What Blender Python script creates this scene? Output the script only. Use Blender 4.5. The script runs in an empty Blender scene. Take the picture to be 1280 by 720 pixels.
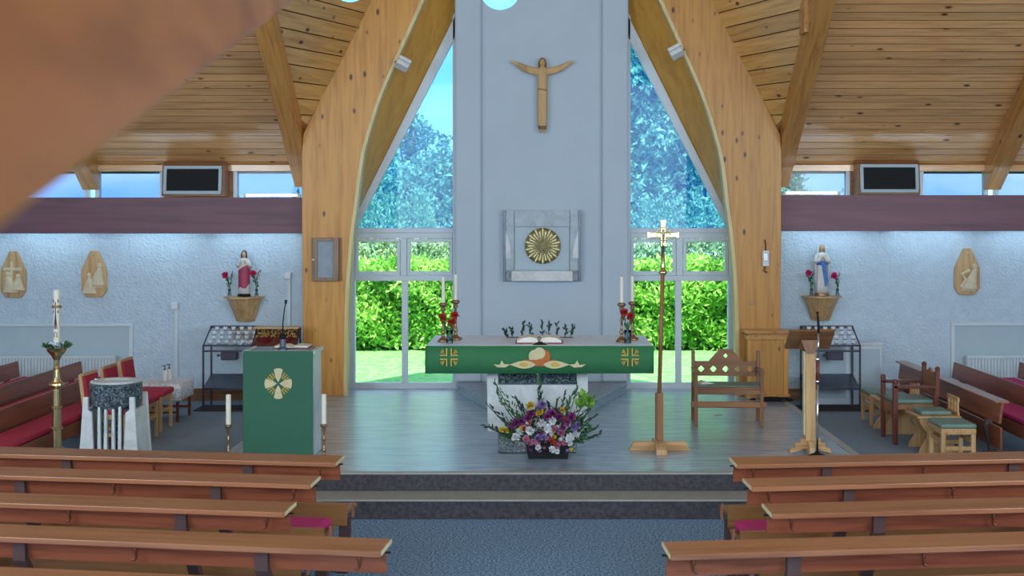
import bpy, bmesh, math, random
from mathutils import Vector, Matrix, noise as mnoise
random.seed(7)
scene = bpy.context.scene
COL = scene.collection
R = math.radians
F = 1600.0; VX = 677.0; VY = 272.0; EYE = 2.6      # focal length in px, vanishing point, eye height

# ------------------------------------------------------------------ camera
cd = bpy.data.cameras.new('camera'); cam = bpy.data.objects.new('camera', cd); COL.objects.link(cam)
cam.location = (0, 0, EYE); cam.rotation_euler = (R(90), 0, 0)
cd.sensor_width = 36; cd.lens = F * 36 / 1280
cd.shift_x = (640 - VX) / 1280; cd.shift_y = (VY - 360) / 1280
cd.clip_start = 0.05; cd.clip_end = 300
cd.dof.use_dof = True; cd.dof.focus_distance = 12.5; cd.dof.aperture_fstop = 3.6
scene.camera = cam

# ------------------------------------------------------------------ world, sun, light, exposure
w = bpy.data.worlds.new('sky'); scene.world = w; w.use_nodes = True
wt = w.node_tree; wt.nodes.clear()
wo = wt.nodes.new('ShaderNodeOutputWorld'); wb = wt.nodes.new('ShaderNodeBackground')
tc = wt.nodes.new('ShaderNodeTexCoord'); mp = wt.nodes.new('ShaderNodeMapping'); mp.inputs['Scale'].default_value = (1, 1, 2.2)
nz = wt.nodes.new('ShaderNodeTexNoise'); nz.inputs['Scale'].default_value = 5; nz.inputs['Detail'].default_value = 6
cr = wt.nodes.new('ShaderNodeValToRGB')
cr.color_ramp.elements[0].position = .38; cr.color_ramp.elements[0].color = (.20, .50, .95, 1)
cr.color_ramp.elements[1].position = .62; cr.color_ramp.elements[1].color = (.62, .84, 1.0, 1)
wt.links.new(tc.outputs['Generated'], mp.inputs['Vector']); wt.links.new(mp.outputs['Vector'], nz.inputs['Vector'])
wt.links.new(nz.outputs['Fac'], cr.inputs['Fac']); wt.links.new(cr.outputs['Color'], wb.inputs['Color'])
wb.inputs['Strength'].default_value = 1.9
wt.links.new(wb.outputs['Background'], wo.inputs['Surface'])
sd = bpy.data.lights.new('sun', 'SUN'); sd.energy = 9.0; sd.angle = R(.6); sd.color = (1, .97, .88)
sun = bpy.data.objects.new('sun', sd); COL.objects.link(sun)
sun.rotation_euler = Vector((-.10, .60, -1.0)).to_track_quat('-Z', 'Y').to_euler()   # from behind the church, high
def area(name, loc, target, sx, sy, power, color):
    d = bpy.data.lights.new(name, 'AREA'); d.shape = 'RECTANGLE'; d.size = sx; d.size_y = sy; d.energy = power; d.color = color
    o = bpy.data.objects.new(name, d); COL.objects.link(o); o.location = loc
    o.rotation_euler = (Vector(target) - Vector(loc)).to_track_quat('-Z', 'Y').to_euler(); return o
# unseen fill lights added for the interior: behind the camera and at both sides
area('entrance_fill_light', (0, -5.6, 4.2), (0, 8, 2.4), 9, 5, 800, (.80, .92, 1))
area('left_nave_fill_light', (-8.1, 5, 3.6), (0, 9, 1.6), 8, 2.6, 520, (.82, .93, 1))
area('right_nave_fill_light', (8.1, 5, 3.6), (0, 9, 1.6), 8, 2.6, 520, (.82, .93, 1))
vs = scene.view_settings
vs.view_transform = 'Standard'; vs.look = 'None'; vs.exposure = 0.38; vs.gamma = 1; vs.use_curve_mapping = False

# ------------------------------------------------------------------ helpers
def P(px, py, Z):
    s = F / Z
    return Vector(((px - VX) / s, Z, EYE - (py - VY) / s))
def L(r, g, b):                                       # sRGB 0-255 to linear
    f = lambda c: (c / 255 / 12.92) if c / 255 < .04045 else ((c / 255 + .055) / 1.055) ** 2.4
    return (f(r), f(g), f(b), 1)
class MB:
    def __init__(s): s.v = []; s.f = []
    def add(s, vs, fs):
        n = len(s.v); s.v += [tuple(q) for q in vs]; s.f += [tuple(i + n for i in f) for f in fs]; return s
    def box(s, x0, x1, y0, y1, z0, z1, M=None):
        vs = [Vector((x, y, z)) for z in (z0, z1) for y in (y0, y1) for x in (x0, x1)]
        if M is not None: vs = [M @ q for q in vs]
        return s.add(vs, [(0, 2, 3, 1), (4, 5, 7, 6), (0, 1, 5, 4), (2, 6, 7, 3), (0, 4, 6, 2), (1, 3, 7, 5)])
    def cbox(s, c, size, M=None):
        a, b, d = size[0] / 2, size[1] / 2, size[2] / 2
        T = Matrix.Translation(c) @ (M if M is not None else Matrix())
        return s.box(-a, a, -b, b, -d, d, T)
    def prism(s, pts, y0, y1):                        # polygon in the XZ plane extruded along Y
        n = len(pts)
        vs = [(p[0], y0, p[1]) for p in pts] + [(p[0], y1, p[1]) for p in pts]
        ar = sum(pts[i][0] * pts[(i + 1) % n][1] - pts[(i + 1) % n][0] * pts[i][1] for i in range(n))
        f = [tuple(range(n)), tuple(range(2 * n - 1, n - 1, -1))] + [(i, i + n, (i + 1) % n + n, (i + 1) % n) for i in range(n)]
        if ar < 0: f = [tuple(reversed(q)) for q in f]
        return s.add(vs, f)
    def prismx(s, pts, x0, x1):                       # polygon in the YZ plane extruded along X
        n = len(s.v); s.prism(pts, x0, x1)
        s.v[n:] = [(q[1], q[0], q[2]) for q in s.v[n:]]
        return s
    def prismz(s, pts, z0, z1):                       # polygon in the XY plane extruded along Z
        n = len(s.v); s.prism(pts, z0, z1)
        s.v[n:] = [(q[0], q[2], q[1]) for q in s.v[n:]]
        return s
    def lathe(s, prof, c=(0, 0, 0), n=20, sx=1, sy=1):     # (r, z) from bottom to top
        vs = []; fs = []
        for r, z in prof:
            for k in range(n):
                a = 2 * math.pi * k / n; vs.append((c[0] + r * sx * math.cos(a), c[1] + r * sy * math.sin(a), c[2] + z))
        for i in range(len(prof) - 1):
            for k in range(n):
                a, b = i * n + k, i * n + (k + 1) % n; fs.append((a, b, b + n, a + n))
        fs.append(tuple(range(n - 1, -1, -1))); fs.append(tuple((len(prof) - 1) * n + k for k in range(n)))
        return s.add(vs, fs)
    def tube(s, path, r, n=8):
        path = [Vector(p) for p in path]; rs = r if isinstance(r, (list, tuple)) else [r] * len(path)
        vs = []; fs = []; up = Vector((0, 0, 1))
        d0 = (path[1] - path[0]).normalized()
        if abs(d0.dot(up)) > .9: up = Vector((1, 0, 0))
        u = d0.cross(up).normalized()
        for i, p in enumerate(path):
            d = (path[min(i + 1, len(path) - 1)] - path[max(i - 1, 0)]).normalized()
            u = (u - d * u.dot(d)).normalized(); v = d.cross(u)
            for k in range(n):
                a = 2 * math.pi * k / n; vs.append(p + (u * math.cos(a) + v * math.sin(a)) * rs[i])
        for i in range(len(path) - 1):
            for k in range(n):
                a, b = i * n + k, i * n + (k + 1) % n; fs.append((a, b, b + n, a + n))
        fs.append(tuple(range(n - 1, -1, -1))); fs.append(tuple((len(path) - 1) * n + k for k in range(n)))
        return s.add(vs, fs)
    def ball(s, c, r, n=12, m=8, sc=(1, 1, 1)):
        pr = []
        for i in range(m + 1):
            a = -math.pi / 2 + math.pi * i / m; pr.append((max(1e-4, math.cos(a)) * r, math.sin(a) * r * sc[2]))
        return s.lathe(pr, c, n, sc[0], sc[1])
    def loft(s, rings):                               # list of equal-length point rings, capped
        n = len(rings[0]); vs = [p for r in rings for p in r]; fs = []
        for i in range(len(rings) - 1):
            for k in range(n):
                a, b = i * n + k, i * n + (k + 1) % n; fs.append((a, b, b + n, a + n))
        fs.append(tuple(range(n - 1, -1, -1))); fs.append(tuple((len(rings) - 1) * n + k for k in range(n)))
        return s.add(vs, fs)
    def mesh(s, name, mat=None, smooth=False):
        me = bpy.data.meshes.new(name); me.from_pydata(s.v, [], s.f)
        bm = bmesh.new(); bm.from_mesh(me); bmesh.ops.recalc_face_normals(bm, faces=bm.faces); bm.to_mesh(me); bm.free()
        if smooth: me.polygons.foreach_set('use_smooth', [True] * len(me.polygons))
        if mat: me.materials.append(mat)
        return me
    def build(s, name, mat, parent=None, smooth=False, bevel=0, loc=None, rot=None, remesh=0):
        o = bpy.data.objects.new(name, s.mesh(name, mat, smooth)); COL.objects.link(o)
        if parent is not None: o.parent = parent
        if loc is not None: o.location = loc
        if rot is not None: o.rotation_euler = rot
        if remesh:
            m = o.modifiers.new('remesh', 'REMESH'); m.mode = 'VOXEL'; m.voxel_size = remesh; m.use_smooth_shade = True
            m = o.modifiers.new('smooth', 'SMOOTH'); m.iterations = 3
        if bevel:
            m = o.modifiers.new('bevel', 'BEVEL'); m.width = bevel; m.segments = 2; m.limit_method = 'ANGLE'
        return o
def tag(o, label, cat, group=None):
    o['label'] = label; o['category'] = cat
    if group: o['group'] = group
    return o
def struct(o): o['kind'] = 'structure'; return o
def stuff(o): o['kind'] = 'stuff'; return o
def thing(name, label, cat, loc=(0, 0, 0), rotz=0, group=None):
    o = bpy.data.objects.new(name, None); COL.objects.link(o); o.empty_display_size = .1
    o.location = loc; o.rotation_euler = (0, 0, rotz); return tag(o, label, cat, group)
def copy_tree(o, parent=None):
    c = o.copy(); COL.objects.link(c); c.parent = parent
    for ch in [q for q in bpy.data.objects if q.parent == o]: copy_tree(ch, c)
    return c
def again(o, label, loc, rotz=0, scale=None):
    c = copy_tree(o); c['label'] = label; c.location = loc; c.rotation_euler = (0, 0, rotz)
    if scale: c.scale = scale
    return c
def rotx(a): return Matrix.Rotation(a, 4, 'X')
def roty(a): return Matrix.Rotation(a, 4, 'Y')
def rotz(a): return Matrix.Rotation(a, 4, 'Z')

# ------------------------------------------------------------------ materials
def base(name):
    m = bpy.data.materials.new(name); m.use_nodes = True; nt = m.node_tree; return m, nt, nt.nodes['Principled BSDF']
def coords(nt, scale=(1, 1, 1), rnd=True, rot=0):
    t = nt.nodes.new('ShaderNodeTexCoord'); mp = nt.nodes.new('ShaderNodeMapping'); mp.inputs['Scale'].default_value = scale
    if rot:
        vr = nt.nodes.new('ShaderNodeVectorRotate'); vr.rotation_type = 'X_AXIS'; vr.inputs['Angle'].default_value = rot
        nt.links.new(t.outputs['Object'], vr.inputs['Vector']); nt.links.new(vr.outputs['Vector'], mp.inputs['Vector'])
    else: nt.links.new(t.outputs['Object'], mp.inputs['Vector'])
    if rnd:
        oi = nt.nodes.new('ShaderNodeObjectInfo'); ml = nt.nodes.new('ShaderNodeMath'); ml.operation = 'MULTIPLY'; ml.inputs[1].default_value = 37
        nt.links.new(oi.outputs['Random'], ml.inputs[0]); nt.links.new(ml.outputs[0], mp.inputs['Location'])
    return mp
def ramp(nt, fac, stops):
    r = nt.nodes.new('ShaderNodeValToRGB'); e = r.color_ramp.elements
    while len(e) < len(stops): e.new(.5)
    for i, (p, c) in enumerate(stops): e[i].position = p; e[i].color = c
    nt.links.new(fac, r.inputs['Fac']); return r
def mul(c, k): return (min(1, c[0] * k), min(1, c[1] * k), min(1, c[2] * k), 1)
def plain(name, col, rough=.5, metal=0, var=.12, scale=12, bump=0, bscale=60, spec=.5, coat=0, bdist=.01):
    m, nt, b = base(name); mp = coords(nt)
    n = nt.nodes.new('ShaderNodeTexNoise'); n.inputs['Scale'].default_value = scale; n.inputs['Detail'].default_value = 4
    nt.links.new(mp.outputs[0], n.inputs['Vector'])
    r = ramp(nt, n.outputs['Fac'], [(.25, mul(col, 1 - var)), (.75, mul(col, 1 + var))])
    nt.links.new(r.outputs['Color'], b.inputs['Base Color'])
    b.inputs['Roughness'].default_value = rough; b.inputs['Metallic'].default_value = metal
    b.inputs['Specular IOR Level'].default_value = spec; b.inputs['Coat Weight'].default_value = coat
    if bump:
        n2 = nt.nodes.new('ShaderNodeTexNoise'); n2.inputs['Scale'].default_value = bscale; n2.inputs['Detail'].default_value = 3
        nt.links.new(mp.outputs[0], n2.inputs['Vector'])
        bp = nt.nodes.new('ShaderNodeBump'); bp.inputs['Strength'].default_value = bump; bp.inputs['Distance'].default_value = bdist
        nt.links.new(n2.outputs['Fac'], bp.inputs['Height']); nt.links.new(bp.outputs['Normal'], b.inputs['Normal'])
    return m
def wood(name, c1, c2, axis='X', rough=.38, knots=0, grain=1.0, coat=.0, spec=.5, cknot=L(70, 38, 18), rot=0, kr_=(.05, .11)):
    m, nt, b = base(name)
    sc = {'X': (.9, 14, 14), 'Y': (14, .9, 14), 'Z': (14, 14, .9), 'H': (.9, .9, 14)}[axis]
    mp = coords(nt, tuple(q * grain for q in sc), rot=rot)
    n = nt.nodes.new('ShaderNodeTexNoise'); n.inputs['Scale'].default_value = 1.6; n.inputs['Detail'].default_value = 5; n.inputs['Distortion'].default_value = .6
    nt.links.new(mp.outputs[0], n.inputs['Vector'])
    r = ramp(nt, n.outputs['Fac'], [(.3, c2), (.52, c1), (.72, mul(c1, 1.12))])
    out = r.outputs['Color']
    oi = nt.nodes.new('ShaderNodeObjectInfo'); mr = nt.nodes.new('ShaderNodeMapRange')
    mr.inputs['To Min'].default_value = .86; mr.inputs['To Max'].default_value = 1.1
    nt.links.new(oi.outputs['Random'], mr.inputs['Value'])
    hs = nt.nodes.new('ShaderNodeHueSaturation'); nt.links.new(out, hs.inputs['Color']); nt.links.new(mr.outputs[0], hs.inputs['Value'])
    out = hs.outputs['Color']
    if knots:
        k = {'X': (.5, 1, 1), 'Y': (1, .5, 1), 'Z': (1, 1, .5), 'H': (.6, .6, 1)}[axis]
        mp2 = coords(nt, tuple(q * knots for q in k), rot=rot)
        v = nt.nodes.new('ShaderNodeTexVoronoi'); v.inputs['Scale'].default_value = 1.0
        nt.links.new(mp2.outputs[0], v.inputs['Vector'])
        kr = ramp(nt, v.outputs['Distance'], [(kr_[0], (1, 1, 1, 1)), (kr_[1], (0, 0, 0, 1))])
        mx = nt.nodes.new('ShaderNodeMix'); mx.data_type = 'RGBA'
        nt.links.new(kr.outputs['Color'], mx.inputs['Factor']); nt.links.new(out, mx.inputs['A']); mx.inputs['B'].default_value = cknot
        out = mx.outputs['Result']
    nt.links.new(out, b.inputs['Base Color'])
    b.inputs['Roughness'].default_value = rough; b.inputs['Coat Weight'].default_value = coat; b.inputs['Specular IOR Level'].default_value = spec
    b.inputs['Coat Roughness'].default_value = .15
    return m
def emit(name, col, s):
    m, nt, b = base(name); b.inputs['Base Color'].default_value = col
    b.inputs['Emission Color'].default_value = col; b.inputs['Emission Strength'].default_value = s; return m
def glass(name, tint, haze=0, hazecol=(.3, .6, .9, 1)):
    m = bpy.data.materials.new(name); m.use_nodes = True; nt = m.node_tree; nt.nodes.clear()
    o = nt.nodes.new('ShaderNodeOutputMaterial'); t = nt.nodes.new('ShaderNodeBsdfTransparent'); t.inputs['Color'].default_value = tint
    g = nt.nodes.new('ShaderNodeBsdfGlossy'); g.inputs['Roughness'].default_value = .02
    fr = nt.nodes.new('ShaderNodeFresnel'); fr.inputs['IOR'].default_value = 1.3
    mx = nt.nodes.new('ShaderNodeMixShader'); nt.links.new(fr.outputs[0], mx.inputs[0]); nt.links.new(t.outputs[0], mx.inputs[1]); nt.links.new(g.outputs[0], mx.inputs[2])
    out = mx
    if haze:
        d = nt.nodes.new('ShaderNodeBsdfTranslucent'); d.inputs['Color'].default_value = hazecol
        m2 = nt.nodes.new('ShaderNodeMixShader'); m2.inputs[0].default_value = haze
        nt.links.new(mx.outputs[0], m2.inputs[1]); nt.links.new(d.outputs[0], m2.inputs[2]); out = m2
    nt.links.new(out.outputs[0], o.inputs['Surface']); return m
def stone(name, c1, c2, c3, scale=30, rough=.3):
    m, nt, b = base(name); mp = coords(nt)
    n = nt.nodes.new('ShaderNodeTexNoise'); n.inputs['Scale'].default_value = scale; n.inputs['Detail'].default_value = 8; n.inputs['Roughness'].default_value = .7; n.inputs['Distortion'].default_value = 1.2
    nt.links.new(mp.outputs[0], n.inputs['Vector'])
    r = ramp(nt, n.outputs['Fac'], [(.36, c1), (.5, c2), (.62, c3)])
    nt.links.new(r.outputs['Color'], b.inputs['Base Color']); b.inputs['Roughness'].default_value = rough
    return m
M = {}
M['wallpaint'] = plain('smooth_wall_paint', (.48, .58, .68, 1), .6, var=.03, scale=2)
M['stucco'] = plain('roughcast_wall', (.55, .68, .80, 1), .7, var=.06, scale=9, bump=1.0, bscale=30, bdist=.022)
M['whitepaint'] = plain('white_gloss_paint', (.66, .74, .80, 1), .35, var=.03, scale=3)
M['panel'] = plain('pale_board', (.46, .58, .66, 1), .6, var=.04, scale=3)
M['upvc'] = plain('window_frame_plastic', (.60, .68, .76, 1), .35, var=.02, scale=3)
M['purple'] = wood('plum_stained_beam', L(122, 86, 98), L(106, 76, 90), 'X', .5, grain=.5)
M['pine_x'] = wood('varnished_pine_boards', L(220, 168, 112), L(196, 142, 88), 'X', .30, knots=5.5, coat=.9, kr_=(.07, .16))
M['pine_f'] = wood('varnished_pine_facet_boards', L(220, 172, 104), L(198, 146, 82), 'H', .33, knots=5, coat=.5, kr_=(.07, .15))
M['pine_z'] = wood('varnished_pine_arch', L(204, 146, 64), L(184, 124, 48), 'Z', .36, knots=6.5, coat=.12, kr_=(.085, .17))
M['pine_y'] = wood('varnished_pine_rafter', L(198, 142, 74), L(168, 112, 52), 'Y', .36, knots=4, coat=.3, rot=R(36))
M['pine_dark'] = plain('board_joint_shadow_gap', L(96, 66, 40), .7)
M['ply'] = wood('plywood_soffit', L(222, 166, 74), L(208, 148, 60), 'Z', .5, grain=.35)
M['nearbeam'] = wood('near_glulam_beam', L(172, 104, 54), L(136, 76, 36), 'Y', .4, grain=.35, spec=.25)
M['oak'] = wood('light_oak', L(202, 164, 116), L(176, 136, 90), 'Z', .42)
M['oak_x'] = wood('light_oak_horizontal', L(202, 160, 110), L(174, 132, 86), 'X', .42)
M['pew'] = wood('pew_red_pine', L(142, 82, 56), L(112, 60, 40), 'X', .34, grain=.8)
M['pewtop'] = wood('pew_ledge_pine', L(156, 106, 74), L(136, 86, 58), 'X', .32, grain=.8, coat=.35)
M['pewseat'] = wood('pew_seat_board', L(140, 96, 56), L(118, 78, 42), 'X', .4, grain=.8)
M['pew_y'] = wood('side_pew_pine', L(172, 110, 72), L(144, 84, 52), 'Y', .34, grain=.8)
M['post'] = plain('dark_pew_post', L(82, 62, 60), .45)
M['hook'] = plain('bronze_hook', L(108, 66, 40), .35, metal=.3)
M['brown'] = wood('mid_brown_oak', L(146, 100, 64), L(112, 72, 44), 'Z', .42)
M['brown_x'] = wood('mid_brown_oak_horizontal', L(146, 100, 64), L(112, 72, 44), 'X', .42)
M['redbrown'] = wood('mahogany', L(112, 58, 46), L(84, 40, 34), 'Z', .35)
M['cushion'] = plain('magenta_cushion', L(186, 40, 112), .85, var=.08, bump=.2, bscale=200)
M['redseat'] = plain('crimson_upholstery', L(178, 40, 72), .85, var=.08, bump=.2, bscale=200)
M['greenpad'] = plain('sage_leather_pad', L(108, 136, 126), .5)
M['green'] = plain('green_altar_cloth', L(44, 112, 70), .75, var=.10, scale=4, bump=.15, bscale=250)
M['greenb'] = plain('green_ambo_cloth', L(42, 98, 76), .7, var=.06, scale=3)
M['cream'] = plain('cream_embroidery', L(206, 196, 156), .7, bump=.4, bscale=160)
M['gold'] = plain('gold_embroidery', L(196, 164, 70), .5, metal=.2)
M['orange'] = plain('orange_embroidery', L(178, 98, 36), .6)
M['linen'] = plain('white_linen', (.74, .84, .97, 1), .42, var=.03, scale=6, spec=.8)
M['brass'] = plain('polished_brass', (.72, .58, .30, 1), .22, metal=1, var=.1)
M['bronze'] = plain('old_bronze', (.34, .22, .13, 1), .32, metal=.85, var=.2)
M['steel'] = plain('chrome_steel', (.62, .64, .68, 1), .22, metal=1, var=.05)
M['black'] = plain('black_plastic', (.009, .01, .012, 1), .6, spec=.25)
M['iron'] = plain('black_iron_frame', (.05, .045, .07, 1), .45, metal=.3)
M['sheet'] = plain('dark_sheet_metal', (.10, .12, .17, 1), .3, metal=.5)
M['candle'] = plain('candle_wax', (.78, .76, .64, 1), .5, var=.05)
M['darkcandle'] = plain('beeswax_candle', (.46, .46, .38, 1), .5, var=.05)
M['whitepl'] = plain('white_plastic', (.72, .76, .80, 1), .4, var=.03)
M['marble'] = stone('white_marble', (.50, .54, .56, 1), (.62, .66, .68, 1), (.68, .72, .74, 1), 4, .3)
M['greymarble'] = stone('pale_grey_marble', (.30, .37, .43, 1), (.38, .46, .53, 1), (.44, .52, .60, 1), 6, .35)
M['granite'] = stone('dark_green_granite', (.012, .02, .028, 1), (.045, .07, .085, 1), (.24, .30, .34, 1), 34, .2)
M['granite2'] = stone('grey_granite', (.10, .13, .17, 1), (.22, .27, .33, 1), (.36, .42, .50, 1), 38, .35)
M['leaf'] = plain('leaf_green', L(52, 96, 52), .5, var=.3, scale=30)
M['leafdark'] = plain('dark_leaf_green', L(34, 62, 52), .5, var=.3, scale=30)
M['leaflight'] = plain('light_leaf_green', L(110, 160, 60), .5, var=.3, scale=30)
M['paper'] = plain('book_paper', (.78, .76, .70, 1), .7, var=.04)
M['redbook'] = plain('red_book_cover', L(120, 30, 40), .5)
M['clear'] = glass('clear_window_glass', (.97, 1, 1, 1))
M['vaseglass'] = glass('vase_glass', (.80, .90, .95, 1))
M['tinted'] = glass('cyan_tinted_upper_glass', (.60, .86, .98, 1), .16, (.04, .30, .95, 1))
M['clere'] = glass('clerestory_glass', (.62, .66, .80, 1))
# ================================================================== THE SHELL
M['lit_edge'] = wood('painted_lit_edge_pine', L(226, 206, 150), L(210, 186, 124), 'Z', .4)  # pale tone paints window light onto the arch's inner edge
PLAT = .33; SIDE = .165; HALF = 3.0
# --- floors
m, nt, b = base('blue_loop_carpet'); mp = coords(nt, rnd=False)
n = nt.nodes.new('ShaderNodeTexNoise'); n.inputs['Scale'].default_value = 60; n.inputs['Detail'].default_value = 2; nt.links.new(mp.outputs[0], n.inputs['Vector'])
r = ramp(nt, n.outputs['Fac'], [(.36, L(70, 104, 142)), (.5, L(112, 150, 188)), (.66, L(170, 198, 224))])
nt.links.new(r.outputs['Color'], b.inputs['Base Color']); b.inputs['Roughness'].default_value = .95; b.inputs['Specular IOR Level'].default_value = .1
M['carpet'] = m
m, nt, b = base('grey_wood_laminate'); mp = coords(nt, (1.1, 7, 1), rnd=False)
br = nt.nodes.new('ShaderNodeTexNoise'); br.inputs['Scale'].default_value = 2.2; br.inputs['Detail'].default_value = 6; br.inputs['Roughness'].default_value = .65
nt.links.new(mp.outputs[0], br.inputs['Vector'])
r = ramp(nt, br.outputs['Fac'], [(.3, L(112, 134, 158)), (.5, L(142, 164, 186)), (.7, L(176, 192, 208))])
nt.links.new(r.outputs['Color'], b.inputs['Base Color']); b.inputs['Roughness'].default_value = .27; b.inputs['Coat Weight'].default_value = .5; b.inputs['Coat Roughness'].default_value = .35; b.inputs['Specular IOR Level'].default_value = .8
M['laminate'] = m
M['sidecarpet'] = plain('grey_side_carpet', L(132, 152, 172), .95, var=.12, scale=40, spec=.1)
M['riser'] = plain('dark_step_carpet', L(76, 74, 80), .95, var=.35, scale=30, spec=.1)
M['nosing'] = plain('pale_step_tread', L(158, 160, 156), .5, var=.1, scale=8)
o = struct(MB().box(-8.3, 8.3, -6, 11.03, -.12, 0).build('floor', M['carpet']))
o = struct(MB().box(-8.3, 8.3, 11.04, 17.04, -.12, SIDE).build('floor_side', M['sidecarpet']))
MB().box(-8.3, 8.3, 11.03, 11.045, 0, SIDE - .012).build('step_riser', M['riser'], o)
MB().box(-HALF, HALF, 11.02, 11.385, SIDE - .012, SIDE + .006).build('step_tread', M['nosing'], o, bevel=.006)
o = struct(MB().box(-HALF, HALF, 11.39, 17.04, SIDE, PLAT).build('floor_platform', M['laminate']))
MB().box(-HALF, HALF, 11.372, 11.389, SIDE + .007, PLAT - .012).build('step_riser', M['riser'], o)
MB().box(-HALF, HALF, 11.36, 11.44, PLAT - .012, PLAT + .004).build('step_nosing', M['nosing'], o, bevel=.004)
for s in (-1, 1):
    MB().box(s * HALF - .04, s * HALF + .04, 11.44, 16.3, PLAT - .01, PLAT + .005).build('edge_strip', M['nosing'], o)
# --- walls
for s, nm in ((-1, 'left'), (1, 'right')):
    x0, x1 = sorted((s * 8.3, s * 2.5))
    o = struct(MB().box(x0, x1, 17.04, 17.24, 0, 2.74).build('wall_back_' + nm, M['stucco']))
    xb0, xb1 = sorted((s * 8.3, s * 3.02))
    struct(MB().box(xb0, xb1, 17.015, 17.04, SIDE, SIDE + .16).build('baseboard_' + nm, M['brown_x']))
    xs0, xs1 = sorted((s * 8.3, s * 8.5))
    struct(MB().prismx([(-6, 0), (17.24, 0), (17.24, 3.3), (8.4, 9.7), (-6, 9.7)], xs0, xs1).build('wall_' + nm, M['wallpaint']))
struct(MB().box(-8.5, 8.5, -6.2, -6, 0, 9.6).build('wall_front', M['wallpaint']))
tw = struct(MB().box(-1.135, 1.135, 16.86, 17.3, PLAT, 9.4).build('wall_back_center', M['wallpaint']))
for s in (-1, 1):
    x0, x1 = sorted((s * 1.135, s * .79))
    MB().box(x0, x1, 16.72, 16.86, PLAT + .12, 9.6).build('wall_pier', M['wallpaint'], tw, bevel=.025)
MB().box(-.79, .79, 16.80, 16.86, PLAT + .12, 9.6).build('wall_panel', M['wallpaint'], tw)
# --- altar windows
def mirror(pts, s): return pts if s < 0 else [(2 * VX - x, y) for x, y in pts]
def pxpoly(pts, Z, s=-1):
    return [(P(x, y, Z).x, P(x, y, Z).z) for x, y in mirror(pts, s)]
def rect(x0, x1, y0, y1): return [(x0, y1), (x1, y1), (x1, y0), (x0, y0)]
for s, nm in ((-1, 'window_1'), (1, 'window_2')):
    Zw = 17.04
    wnd = bpy.data.objects.new(nm, None); COL.objects.link(wnd); struct(wnd)
    def bar(name, pts, y0=17.0, y1=17.08, m='upvc', bev=.006): return MB().prism(pxpoly(pts, Zw, s), y0, y1).build(name, M[m], wnd, bevel=bev)
    bar('jamb', rect(436, 444, 283, 486)); bar('jamb', rect(566, 572, 15, 486)); bar('sill_rail', rect(444, 566, 478, 486))
    bar('transom', rect(444, 566, 285, 291)); bar('transom', rect(444, 566, 291, 298), 17.01); bar('transom', rect(444, 566, 344.5, 351))
    bar('mullion', rect(502.5, 510, 351, 478)); bar('mullion', rect(501, 509, 298, 344.5), 17.01)
    bar('gable_rail', [(437, 285), (571, 16), (571, 44), (446, 285)])
    for a, b2 in ((444.5, 500.5), (509.5, 566)):
        sash = bar('opening_sash', rect(a, b2, 298.5, 302.5), 16.985, 17.05)
        bar('opening_sash', rect(a, b2, 339, 344), 16.985, 17.05); bar('opening_sash', rect(a, a + 4, 302.5, 339), 16.985, 17.05); bar('opening_sash', rect(b2 - 4, b2, 302.5, 339), 16.985, 17.05)
        bar('pane', rect(a + 4, b2 - 4, 302.5, 339), 17.03, 17.036, 'clear', 0)
        bar('sash_handle', rect((a + b2) / 2 - 5, (a + b2) / 2 + 5, 340.2, 342.2), 16.965, 16.985, 'whitepl', 0)
    bar('pane', rect(444, 502.5, 351, 478), 17.03, 17.036, 'clear', 0); bar('pane', rect(510, 566, 351, 478), 17.03, 17.036, 'clear', 0)
    bar('pane', [(446, 285), (566, 285), (566, 54)], 17.03, 17.036, 'tinted', 0)
# --- the timber arches
def resample(pts, n):
    d = [0]
    for i in range(len(pts) - 1): d.append(d[-1] + math.dist(pts[i], pts[i + 1]))
    out = []
    for k in range(n):
        t = d[-1] * k / (n - 1); i = max(j for j in range(len(pts)) if d[j] <= t + 1e-9); i = min(i, len(pts) - 2)
        u = (t - d[i]) / (d[i + 1] - d[i]); out.append((pts[i][0] + u * (pts[i + 1][0] - pts[i][0]), pts[i][1] + u * (pts[i + 1][1] - pts[i][1])))
    return out
def smoothpts(pts, it=2):
    for _ in range(it):
        q = [pts[0]]
        for a, b2 in zip(pts, pts[1:]): q += [(a[0] * .75 + b2[0] * .25, a[1] * .75 + b2[1] * .25), (a[0] * .25 + b2[0] * .75, a[1] * .25 + b2[1] * .75)]
        pts = q + [pts[-1]]
    return pts
OUT = [(379.5, 495), (377.5, 300), (377, 172), (400, 124), (422, 82), (462, 0), (520, -118), (600, -282), (677, -440)]
INN = [(429, 495), (430, 420), (431.5, 362), (435, 312), (438.5, 282), (441.5, 262), (448.5, 200), (455, 175), (469, 128), (485, 90), (501, 55), (526, 0), (575, -110), (625, -222), (677, -335)]
ZA = 16.3
inn = smoothpts(INN); oi_ = OUT
def at_y(pts, y):
    for a, b2 in zip(pts, pts[1:]):
        if a[1] >= y >= b2[1]: u = (a[1] - y) / max(1e-6, a[1] - b2[1]); return a[0] + u * (b2[0] - a[0])
    return pts[-1][0]
def strip_solid(A, B, y0, y1, s):
    n = len(A); vs = []; fs = []
    for a, b2 in zip(A, B):
        for (x, y) in (a, b2):
            q = P(x if s < 0 else 2 * VX - x, y, ZA)
            vs += [(q.x, y0, q.z), (q.x, y1, q.z)]
    for i in range(n - 1):
        k = 4 * i; fs += [(k, k + 2, k + 6, k + 4), (k + 1, k + 5, k + 7, k + 3), (k, k + 4, k + 5, k + 1), (k + 2, k + 3, k + 7, k + 6)]
    fs += [(0, 1, 3, 2), (4 * n - 4, 4 * n - 2, 4 * n - 1, 4 * n - 3)]
    return MB().add(vs, fs)
NA = 44
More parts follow.
